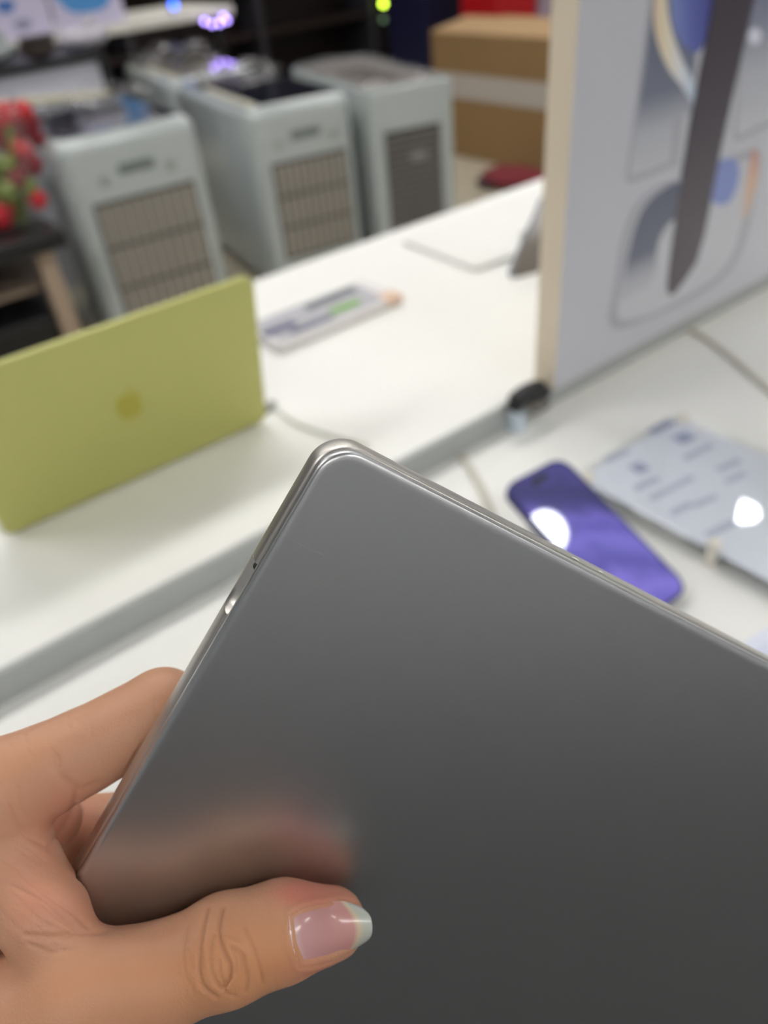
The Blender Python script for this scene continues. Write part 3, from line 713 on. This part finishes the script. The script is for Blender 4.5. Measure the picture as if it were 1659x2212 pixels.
for a in ((390, 520, 560, 440, .009, M_ink), (740, 310, 910, 215, .011, M_ink2), (610, 600, 700, 560, .016, M_ink2), (950, 370, 1060, 320, .016, M_ink2), (620, 745, 800, 660, .008, M_ink),
          (740, 825, 900, 745, .007, M_ink), (900, 740, 1070, 655, .007, M_ink), (1010, 510, 1220, 400, .008, M_ink), (1270, 600, 1440, 520, .008, M_ink), (1080, 880, 1250, 800, .007, M_ink),
          (1180, 1110, 1400, 1000, .008, M_ink), (1330, 690, 1480, 620, .007, M_ink), (900, 940, 1060, 860, .007, M_ink)):
    inkline(*a)
for (x, y) in ((-.078, .150), (-.078, .008), (.078, .150), (.078, -.15)):
    b = lathe([(.006, 0), (.006, .0235), (.0052, .0248), (.003, .0252)], 14, (x, y, 0))
    ob('standoff', b, mat('pearl_metal', (236, 230, 218), .25) if 'pearl_metal' not in bpy.data.materials else bpy.data.materials['pearl_metal'], t, 40)
# paper card at the lower right
c0 = on_z(1640, 1405, ZL)
t = thing('price_card', 'small bluish white paper card lying on the lower tier at the far right', 'card', (c0[0] + .012, c0[1] - .012, ZL), math.radians(-8))
ob('card_sheet', prism(rrect(-.03, .06, -.05, .022, .006), 0, .0012), mat('card_blue_white', (226, 230, 246), .5), t)
ob('card_print', prism(rrect(-.02, .05, -.04, .012, .003), .0011, .0014), mat('card_print', (214, 219, 240), .5), t)
# cables
def cable(name, label, pts, z, r, m, flat=1.0):
    P = [on_z(x, y, z) for x, y in pts]; o0 = P[0]
    b = tube(catmull([tuple(p - o0 + np.array([0, 0, r * flat])) for p in P], 8), r, 8)
    if flat != 1.0:
        for v in b.verts: v.co.z = r * flat + (v.co.z - r * flat) * flat
    o = ob(name, b, m, None, 60); o.location = o0 + np.array([0, 0, .0])
    return tagit(o, label, 'cable')
M_cab = mat('beige_cable', (206, 202, 190), .6); M_cabw = mat('white_cable', (226, 226, 218), .5)
cable('cable', 'beige flat cable crossing the lower tier behind the clear sign', [(1470, 702), (1540, 745), (1610, 800), (1680, 860), (1760, 930)], ZL, .006, M_cab, .35)
cable('cable', 'beige cable coming down the lower tier behind the held laptop', [(985, 972), (1012, 1010), (1038, 1055), (1056, 1100), (1075, 1150)], ZL, .0045, M_cab, .5)
cable('cable', 'thin white cable running out beside the yellow-green laptop', [(586, 880), (610, 896), (650, 922), (720, 945), (800, 965)], ZT, .0022, M_cabw)
g0 = on_z(600, 893, ZT)
t = thing('cable_plug', 'small grey plug on the white cable beside the yellow-green laptop', 'plug', (g0[0], g0[1] + .016, ZT), math.radians(20))
ob('plug_body', bx(-.012, .006, -.005, .005, 0, .008, .002), mat('grey_plastic', (150, 152, 148), .5), t); ob('plug_collar', bx(.006, .012, -.003, .003, .001, .006, .001), M_cabw, t)
# black clip with a clear knob at the foot of the board
k0 = on_y(1140, 856, .527)
t = thing('cable_clip', 'black hooked clip on the riser at the foot of the display board', 'clip', (k0[0], .5265, ZL))
def kp(px, py, y=.524): p = on_y(px, py, y); return (p[0] - k0[0], y - .5265, p[2] - ZL)
ob('hook', tube(catmull([kp(1106, 888), kp(1118, 866), kp(1138, 850), kp(1160, 842), kp(1176, 848)], 6), [.009] * 5 + [.0115] * 16 + [.009] * 4, 10), M_black, t, 50)
ob('pad', prism([(p[0], p[2]) for p in (kp(1134, 876), kp(1150, 866), kp(1180, 862), kp(1176, 876), kp(1150, 890))], -.010, -.002, 'y'), mat('taupe_rubber', (122, 116, 110), .6), t)
z0 = on_z(1114, 922, ZL)
t = thing('clear_knob', 'small clear bluish plastic knob below the black clip', 'knob', (z0[0], z0[1], ZL))
M_cry = mat('clear_blue', (222, 236, 248), .12, trans=.15, coat=.5)
ob('knob_base', lathe([(.013, 0), (.013, .006), (.010, .009)], 16), M_cry, t, 40)
ob('knob_head', lathe([(.009, .0085), (.0115, .013), (.0115, .02), (.007, .024), (.003, .022)], 16), M_cry, t, 40)
# =================================================================== BEYOND THE COUNTER
M_cool = mat('grey_green_plastic', (175, 182, 181), 0.22, var=.015, coat=.8)
M_coolside = mat('grey_plastic_side', (150, 152, 150), 0.4, var=.02)
M_navyglass = mat('navy_glass', (22, 27, 44), 0.1, coat=.8)
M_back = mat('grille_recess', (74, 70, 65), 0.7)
M_slat = mat('taupe_slat', (158, 152, 144), 0.5)
M_slat2 = mat('dark_slat', (112, 108, 106), 0.5)
M_slot = mat('slot_dark', (112, 120, 118), 0.5)
def film_mat():
    m = bpy.data.materials.new('clear_film'); m.use_nodes = True; nt = m.node_tree; L = nt.links
    tr = nt.nodes.new('ShaderNodeBsdfTransparent'); gl = nt.nodes.new('ShaderNodeBsdfGlossy'); gl.inputs['Roughness'].default_value = .12
    df = nt.nodes.new('ShaderNodeBsdfDiffuse'); df.inputs[0].default_value = (.75, .74, .76, 1)
    m1 = nt.nodes.new('ShaderNodeMixShader'); m1.inputs[0].default_value = .35; L.new(gl.outputs[0], m1.inputs[1]); L.new(df.outputs[0], m1.inputs[2])
    fr = nt.nodes.new('ShaderNodeLayerWeight'); fr.inputs[0].default_value = .25
    tc = nt.nodes.new('ShaderNodeTexCoord'); nz = nt.nodes.new('ShaderNodeTexNoise'); nz.inputs['Scale'].default_value = 7; L.new(tc.outputs['Object'], nz.inputs[0])
    ad = nt.nodes.new('ShaderNodeMath'); ad.operation = 'MULTIPLY_ADD'; ad.inputs[1].default_value = .16; ad.inputs[2].default_value = -0.02; L.new(nz.outputs[0], ad.inputs[0])
    a2 = nt.nodes.new('ShaderNodeMath'); a2.operation = 'MAXIMUM'; L.new(ad.outputs[0], a2.inputs[0])
    k = nt.nodes.new('ShaderNodeMath'); k.operation = 'MULTIPLY'; k.inputs[1].default_value = .3; L.new(fr.outputs['Facing'], k.inputs[0]); L.new(k.outputs[0], a2.inputs[1])
    mx = nt.nodes.new('ShaderNodeMixShader'); L.new(a2.outputs[0], mx.inputs[0]); L.new(tr.outputs[0], mx.inputs[1]); L.new(m1.outputs[0], mx.inputs[2])
    L.new(mx.outputs[0], nt.nodes['Material Output'].inputs[0]); return m
M_film = film_mat()
def film(x0, x1, y0, y1, z, amp, drop=.06, seed=1, n=26):
    rnd = random.Random(seed); b = bmesh.new(); ph = [rnd.uniform(0, 6.28) for _ in range(8)]; V = {}
    for i in range(n + 1):
        for j in range(n + 1):
            x = x0 + (x1 - x0) * i / n; y = y0 + (y1 - y0) * j / n
            e = max(abs(2 * i / n - 1), abs(2 * j / n - 1))
            zz = z + amp * (.5 + .5 * math.sin(9 * x + ph[0] + 5 * y) * math.sin(7 * y + ph[1]) + .3 * math.sin(23 * x - 13 * y + ph[2]) + .25 * math.sin(31 * y + ph[3]) + rnd.uniform(-.12, .12))
            if e > .9: zz -= drop * (e - .9) / .1
            V[i, j] = b.verts.new((x + rnd.uniform(-.004, .004), y + rnd.uniform(-.004, .004), zz))
    for i in range(n):
        for j in range(n): b.faces.new((V[i, j], V[i + 1, j], V[i + 1, j + 1], V[i, j + 1]))
    return b
def cooler(label, x, y, rz, w, d, h, style, fl=None, seed=1):
    t = thing('air_cooler', label, 'air cooler', (x, y, 0), rz, 'air coolers behind the counter')
    b = bmesh.new(); bmesh.ops.create_cube(b, size=1)
    for v in b.verts: v.co = Vector((v.co.x * w, (v.co.y + .5) * d, .05 + (v.co.z + .5) * (h - .05)))
    vert = [e for e in b.edges if abs(e.verts[0].co.z - e.verts[1].co.z) > .1]
    bmesh.ops.bevel(b, geom=vert, offset=.065 if style != 'louvre' else .02, segments=6, profile=.5, affect='EDGES')
    top = [e for e in b.edges if e.verts[0].co.z > h - 1e-4 and e.verts[1].co.z > h - 1e-4]
    bmesh.ops.bevel(b, geom=top, offset=.048 if style != 'louvre' else .012, segments=5, profile=.5, affect='EDGES')
    ob('housing', b, M_cool, t, 40)
    if style != 'plain':
        gx0, gx1 = (-w * .34, w * .36) if style == 'slats' else (-w * .34, w * .30)
        gz1 = h - (.215 if style == 'slats' else .17); gz0 = .16
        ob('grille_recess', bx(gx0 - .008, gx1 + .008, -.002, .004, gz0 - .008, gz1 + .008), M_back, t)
        if style == 'slats':
            nr = 3 if h > .6 else 2; rh = (gz1 - gz0) / nr; first = None; n = 10; sw = (gx1 - gx0) / n
            for r_ in range(nr):
                for k in range(n):
                    if first is None:
                        first = ob('slat', bx(0, sw * .74, -.011, -.001, 0, rh - .012, .002, 1), M_slat, t); s_ = first
                    else: s_ = inst(first, t)
                    s_.location = (gx0 + k * sw + sw * .11, 0, gz0 + r_ * rh + .006)
            ob('handle_slot', prism(rrect(-.065, .07, h - .135, h - .1, .012), -.0025, .004, 'y'), M_slot, t)
            for xx in (-.12, .125): ob('button', lathe([(.018, 0), (.018, .003), (.012, .004)], 14, (0, 0, 0)), M_coolside, t, 40).matrix_local = Matrix.Translation((xx, -.0005, h - .14)) @ Matrix.Rotation(math.pi / 2, 4, 'X')
        else:
            n = 15; sh_ = (gz1 - gz0) / n; first = None
            for k in range(n):
                if first is None: first = ob('louvre', bx(gx0, gx1, -.012, -.001, 0, sh_ * .62, .002, 1), M_slat2, t); s_ = first
                else: s_ = inst(first, t)
                s_.location = (0, 0, gz0 + k * sh_)
            ob('badge', bx(-.03, .05, -.014, -.011, gz1 - .12, gz1 - .09, .001, 1), mat('badge_grey', (140, 140, 142), .4), t)
            ob('frame', bx(gx0 - .02, gx0 - .008, -.006, .002, gz0 - .02, gz1 + .02, .002, 1, bx(gx1 + .008, gx1 + .02, -.006, .002, gz0 - .02, gz1 + .02, .002, 1, bx(gx0 - .02, gx1 + .02, -.006, .002, gz1 + .008, gz1 + .02, .002, 1))), M_cool, t)
    if style == 'louvre':
        ob('top_tray', bx(-w / 2 + .03, w / 2 - .03, .05, d - .04, h - .004, h + .002, .002, 1), mat('taupe_top', (134, 126, 122), .3, coat=.4), t)
        ob('top_opening', prism(rrect(-w * .3, w * .1, .16, d * .6, .03), h + .0018, h + .0035), mat('brown_opening', (66, 52, 42), .4), t)
    else:
        ob('top_panel', prism(rrect(-w / 2 + .045, w / 2 - .045, .05, d - .05, .035), h - .003, h + .004), M_navyglass, t, label='glossy dark navy top panel')
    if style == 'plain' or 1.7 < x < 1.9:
        ob('edge_glare', bx(-w / 2 + .04, -w / 2 + .075, .06, d * .62, h - .002, h + .009, .003), mat('painted_glare', (228, 224, 206), .25, coat=.5) if 'painted_glare' not in bpy.data.materials else bpy.data.materials['painted_glare'], t, label='pale strip imitating a light reflection along the left top edge')  # added strip painted pale, stands for ceiling lights reflected in the top
    for sx in (-1, 1):
        for yy in (.07, d - .07): ob('caster', lathe([(.016, 0), (.022, .01), (.022, .034), (.012, .05)], 10, (sx * (w / 2 - .06), yy, 0)), M_black, t, 40)
    if fl: ob('plastic_cover', film(*fl, seed=seed), M_film, t, 180, 'crumpled clear plastic film over the top')
    return t
R_ = math.radians
cooler('grey air cooler left of the row with navy top and three-row vertical grille', 1.035, 2.812, R_(-3), .525, .8, .82, 'slats', (-.25, .26, .34, .78, .83, .05, .02), 3)
cooler('middle grey air cooler with navy top and vertical grille, partly film-wrapped', 1.812, 2.93, R_(-9), .47, 1.0, .755, 'slats', (-.2, .235, .72, 1.0, .765, .05, .03), 5)
cooler('narrow grey air cooler with dark horizontal louvres next to the carton', 2.262, 2.777, R_(-13), .39, .95, .75, 'louvre', (-.19, .2, .1, .95, .757, .02, .03), 8)
bx2 = (1.812 + 1.06 * math.sin(R_(9)), 2.93 + 1.06 * math.cos(R_(9)))
cooler('grey air cooler standing directly behind the middle one, grille hidden', bx2[0], bx2[1], R_(-9), .47, .95, .755, 'plain', (-.2, .23, .5, .95, .765, .05, .02), 9)
# carton
ko = (3.93, 3.7, 0)
t = thing('carton', 'large brown cardboard carton with a pale tape band on the floor', 'box', ko)
M_card = mat('cardboard', (146, 116, 76), .75, var=.06, scale=6)
CX0 = 3.65 - ko[0]
z1, z2 = on_x(1000, 160, 3.65)[2], on_x(1000, 213, 3.65)[2]
ob('carton_body', bx(CX0, .36, -.75, .56, 0, .69, .004, 1), M_card, t)
ob('tape', bx(CX0 - .0015, CX0 + .01, -.751, .561, z2, z1), mat('pale_tape', (188, 180, 172), .35, var=.04), t, label='pale grey tape band')
for k, (yy0, yy1, lift) in enumerate(((-.75, .56, .05), (-.75, .56, .03))):
    b = bx(0, .31, yy0, yy1, 0, .006); a = R_(-(8 + 5 * k)) if k == 0 else R_(7)
    bmesh.ops.rotate(b, verts=b.verts, cent=(0, 0, 0), matrix=Matrix.Rotation(a, 3, 'Y'))
    if k == 1:
        bmesh.ops.scale(b, verts=b.verts, vec=(-1, 1, 1))
    bmesh.ops.translate(b, verts=b.verts, vec=(CX0 if k == 0 else .36, 0, .69)); ob('flap', b, mat('cardboard_inner', (168, 136, 96), .75) if k == 0 else bpy.data.materials['cardboard_inner'], t)
# dark red bundle on the floor
r0 = on_z(1105, 385, .03)
t = thing('cloth_bundle', 'dark red cloth bundle on the floor before the carton', 'cloth', (r0[0], r0[1], 0))
b = blob((0, 0, .045), .16, None, 3, .06, (1.0, 1.25, .28)); b = blob((.05, -.16, .04), .1, b, 2, .08, (1, 1.2, .38))
ob('folded_cloth', b, mat('dark_red_cloth', (120, 34, 44), .8, var=.2, scale=20), t, 180)
b = blob((-.12, .06, .03), .07, None, 2, .06, (1, 1.3, .4)); ob('dark_fold', b, mat('plum_cloth', (70, 40, 46), .8), t, 180)  # separate smaller fold in a darker plum colour
# red and navy bins behind the carton
t = thing('red_bin', 'bright red plastic bin standing behind the carton', 'bin', (4.95, 4.98, 0))
ob('bin_body', bx(-.21, .21, -.2, .2, 0, 1.15, .02), M_red, t); ob('bin_rim', bx(-.225, .225, -.215, .215, 1.12, 1.18, .01), M_red, t)
t = thing('navy_cabinet', 'dark navy cabinet standing left of the red bin', 'cabinet', (5.30, 5.7, 0))
ob('cabinet_body', bx(-.62, .5, -.2, .3, 0, 1.3, .01), M_navy, t); ob('cabinet_door', bx(-.58, .46, -.215, -.198, .05, 1.25, .005), M_navy, t)
t = thing('lilac_pillar', 'pale lilac post standing right of the red bin', 'post', (5.31, 4.9, 0))
ob('post_shaft', bx(-.1, .1, -.1, .1, .06, 1.5, .01), mat('lilac_paint', (160, 142, 158), .5), t); ob('post_base', bx(-.13, .13, -.13, .13, 0, .06, .01), M_black, t)
# dark shelving along the back
t = thing('dark_shelving', 'tall dark brown shop shelving far back across the room', 'shelf', (4.2, 7.3, 0))
for k in range(5):
    x = -2.6 + k * 1.25
    ob('upright', bx(x - .03, x + .03, -.2, .3, 0, 2.2, .005), mat('iron_post', (54, 52, 58), .4) if k == 0 else bpy.data.materials['iron_post'], t)
for z in (.08, .5, .95, 1.4, 1.85): ob('shelf_board', bx(-2.6, 2.4, -.18, .3, z, z + .03, .004), M_darkbrown, t)
ob('back_panel', bx(-2.6, 2.4, .28, .31, .02, 2.2), M_darkbrown, t)
def led(px, py, y, r, rgb, st, label, group, mname, foot=None):
    p = on_y(px, py, y); m = bpy.data.materials.get(mname) or mat(mname, rgb, .5, emit=st)
    t = thing('led_light', label, 'light', tuple(p), 0, group)
    ob('bulb', blob((0, 0, 0), r, None, 2), m, t, 180); ob('socket', bx(-r * .6, r * .6, r * .6, r * 2.2, -r * .6, r * .6, r * .1), M_black, t)
    if foot is not None: ob('stem', bx(-r * .25, r * .25, r * 1.2, r * 1.7, foot - p[2], r * .5), M_black, t)
led(828, 8, 7.05, .024, (214, 255, 70), 9, 'small yellow-green lamp glowing in the dark shelving', None, 'led_green')
led(828, 42, 7.05, .024, (120, 150, 120), .8, 'dim greenish glow imitating a reflection of the yellow-green lamp', None, 'led_reflection')  # no lamp: glowing ball imitates the mirrored yellow-green lamp
VIO = []
for (px, py) in ((442, 46), (458, 52), (474, 50), (490, 44), (482, 36)):
    VIO.append((px, py))

# white table with picture boards, far left
to = (1.2, 5.35, 0)
zt_ = on_y(300, 44, 5.0)[2]
t = thing('white_table', 'long white promotion table far back at the left', 'table', to)
xr = on_y(505, 22, 5.0)[0]
ob('tabletop', bx(-1.6, xr - to[0], -.35, .35, zt_ - .05, zt_, .01), mat('cream_white', (232, 228, 218), .4), t)
for sx in (-1.5, xr - to[0] - .1):
    for sy in (-.28, .28): ob('leg', bx(sx - .025, sx + .025, sy - .025, sy + .025, 0, zt_ - .05, .004), M_black, t)
M_lil = mat('lilac_print', (206, 200, 226), .4, var=.08, scale=5); M_blu = mat('sky_print', (84, 150, 212), .4, var=.12, scale=6); M_blu2 = mat('blue_print', (76, 118, 184), .4)
def board(label, px0, px1, m, patches, lean_=0):
    x0, x1 = on_y(px0, 40, 5.1)[0], on_y(px1, 40, 5.1)[0]; xc = (x0 + x1) / 2
    t = thing('picture_board', label, 'picture', (xc, 5.1, zt_), 0)
    ob('board_panel', bx(x0 - xc, x1 - xc, 0, .02, 0, .55, .003), m, t)
    for (fx, fz, rx, rz_, mm) in patches:
        pts = [(fx + rx * math.cos(a) * (1 + .15 * math.sin(3 * a)), fz + rz_ * math.sin(a) * (1 + .12 * math.cos(2 * a))) for a in [k * math.pi / 8 for k in range(16)]]
        ob('printed_patch', prism(pts, -.003, .001, 'y'), mm, t)
    ob('board_foot', bx(x0 - xc + .05, x1 - xc - .05, .02, .12, 0, .012, .002), M_black, t)
board('lilac picture board with small blue patches, far left on the white table', -60, 112, M_lil, ((-.02, .15, .05, .035, M_blu2), (.04, .06, .05, .03, mat('grey_print2', (150, 148, 178), .4)), (-.2, .2, .06, .08, M_blu2)))
board('lilac picture board with a large sky blue patch on the white table', 118, 272, M_lil, ((.0, .19, .19, .14, M_blu),))
for (px, py), wh in zip(VIO, ('leftmost', 'second from left', 'third from left', 'rightmost', 'fourth from left, highest')): led(px, py, 4.98, .012, (176, 150, 255), 9, 'tiny violet lamp on the white table edge, %s of five' % wh, 'violet string lamps', 'led_violet', zt_ - .02)
led(375, 10, 5.03, .022, (60, 110, 255), 5, 'small blue lamp on a short stem on the white table', None, 'led_blue', zt_)
# pale cabinet with black rim and things on it
wo = (.45, 4.15, 0); wz = on_y(100, 132, 3.92)[2]; wx = on_y(212, 110, 3.92)[0] - wo[0]
t = thing('pale_bin', 'pale grey display bin with a black rim behind the left air cooler', 'bin', wo)
ob('bin_body', bx(-1.1, wx, -.22, .25, .0, wz - .01, .01), mat('pale_lilac_grey', (196, 196, 208), .45, var=.03), t)
b = bx(-1.12, wx + .02, -.24, .27, wz - .03, wz, .004); ob('rim', b, M_black, t, label='black rim')
ob('corner_post', bx(wx - .012, wx + .025, -.245, -.2, 0, wz - .02, .003), M_black, t)
ob('strap', tube([(-.5, -.225, wz - .09), (-.1, -.23, wz - .1), (wx * .6, -.235, wz - .13), (wx, -.25, wz - .17)], .014, 8), mat('cream_strap', (206, 200, 168), .5), t)
f0 = on_y(82, 96, 4.0)
t = thing('brown_pouch', 'small dark brown pouch on the pale bin', 'pouch', (f0[0], 4.02, wz))
ob('pouch_body', blob((0, 0, .045), .075, None, 3, .04, (1.1, .7, .6)), mat('brown_leather', (70, 58, 52), .5), t, 180); ob('pouch_flap', bx(-.07, .07, -.07, .03, .07, .09, .008), M_darkbrown, t)
for k, (px, col, lab) in enumerate(((-22, (150, 156, 156), 'grey folded plastic bag at the end of the pale bin'), (190, (186, 182, 192), 'pale crumpled plastic bag on the pale bin beside the pouch'))):
    f1 = on_y(px, 100, 4.05)
    t = thing('plastic_bag', lab, 'bag', (f1[0], 4.08, wz))
    ob('bag_body', blob((0, 0, .05), .09, None, 3, .07, (1.3, .9, .5)), mat('bag_%s' % ('grey', 'pale')[k], col, .35), t, 180); ob('bag_knot', blob((.05, 0, .1), .03, None, 2, .1), bpy.data.materials['bag_%s' % ('grey', 'pale')[k]], t, 180)
# black table with red blossoms, far left
bt = (.2, 3.1, 0); TZ = on_y(70, 515, 2.70)[2]
t = thing('black_table', 'low black table carrying red blossoms left of the air coolers', 'table', bt)
ob('tabletop', bx(-.9, .5, -.4, .5, TZ - .055, TZ, .006), M_black, t)
for sx in (-.82, .42):
    for sy in (-.34, .42): ob('leg', bx(sx - .03, sx + .03, sy - .03, sy + .03, 0, TZ - .055, .004), mat('beige_leg', (170, 150, 130), .5) if (sx, sy) == (-.82, -.34) else bpy.data.materials['beige_leg'], t)
ob('under_shelf', bx(-.85, .46, -.3, .44, .40, .42, .003), bpy.data.materials['beige_leg'], t)
t = thing('black_crate', 'black crate standing under the low black table', 'crate', (.35, 3.05, 0))
ob('crate_body', bx(-.3, .3, -.28, .3, 0, .3, .01), M_black, t); ob('crate_lid', bx(-.31, .31, -.29, .31, .3, .325, .008), M_black, t)
fo = on_y(32, 480, 2.92)
t = thing('flower_bunch', 'bunch of red blossoms with green leaves in clear wrap on the black table', 'flowers', (fo[0], 2.92, TZ))
M_fl = mat('red_petal', (206, 44, 56), .5, var=.25, scale=40); M_fl2 = mat('dark_red_petal', (134, 30, 44), .5, var=.25, scale=40); M_gr = mat('olive_leaf', (124, 140, 64), .5, var=.2, scale=30); M_wrap_glint = mat('wrap_highlight', (214, 170, 176), .25)
FL = [(13, 246, .04, M_fl), (62, 270, .045, M_fl2), (34, 322, .042, M_fl), (66, 356, .045, M_fl2), (-12, 300, .05, M_fl2), (10, 356, .035, M_gr), (13, 416, .04, M_gr), (60, 404, .035, M_gr), (80, 430, .038, M_fl), (20, 455, .042, M_fl),
      (44, 478, .035, M_fl2), (16, 508, .05, M_fl), (66, 512, .035, M_wrap_glint), (-25, 440, .05, M_fl), (-20, 380, .05, M_gr), (-30, 500, .05, M_fl2)]  # pale pink rosette imitates a highlight on the clear wrap
FL = [(a, b_, r * .82, m) for a, b_, r, m in FL] + [(48, 240, .03, M_fl), (36, 288, .03, M_fl2), (-2, 270, .03, M_fl), (82, 300, .026, M_fl2), (50, 330, .03, M_fl), (36, 385, .03, M_fl2), (40, 440, .03, M_gr), (2, 470, .035, M_fl2), (40, 520, .03, M_fl)]
def rosette(c, r):
    b = None; rnd = random.Random(int(c[0] * 1e4) & 1023)
    for ring, (n, rr, zz) in enumerate(((6, .75, -.1), (5, .5, .3), (3, .22, .55))):
        for k in range(n):
            a = 2 * math.pi * k / n + ring * .5 + rnd.uniform(-.2, .2)
            b = blob((c[0] + rr * r * math.cos(a), c[1] - .35 * r * zz, c[2] + rr * r * math.sin(a)), r * .42, b, 1, .08, (1, .7, 1))
    return b
for (px, py, r, m) in FL:
    p = on_y(px, py, 2.9 + .06 * math.sin(px * py)); c = tuple(p - np.array([fo[0], 2.92, TZ])); c = (c[0], c[1], max(c[2], r + .01))
    ob('leaf' if m is M_gr else 'blossom', rosette(c, r * 1.05), m, t, 180)  # the M_wrap_glint rosette is no blossom, it imitates the wrap highlight
b = None
for k in range(9):
    a = k * .7; b = tube([(.12 * math.cos(a) * .3, .02 * math.sin(a), .0), (.1 * math.cos(a), .04 * math.sin(a), .3)], .006, 6, b)
tagit(ob('stems', b, M_gr, t), kind='stuff')
wr = lathe([(.08, .004), (.11, .15), (.13, .3), (.135, .36), (.13, .36), (.12, .3), (.10, .15), (.07, .006)], 16)
for v in wr.verts: v.co.x += random.uniform(-.012, .012); v.co.z += random.uniform(-.004, .02) if v.co.z > .1 else 0; v.co.y += random.uniform(-.012, .012)
ob('clear_wrap', wr, M_film, t, 180)
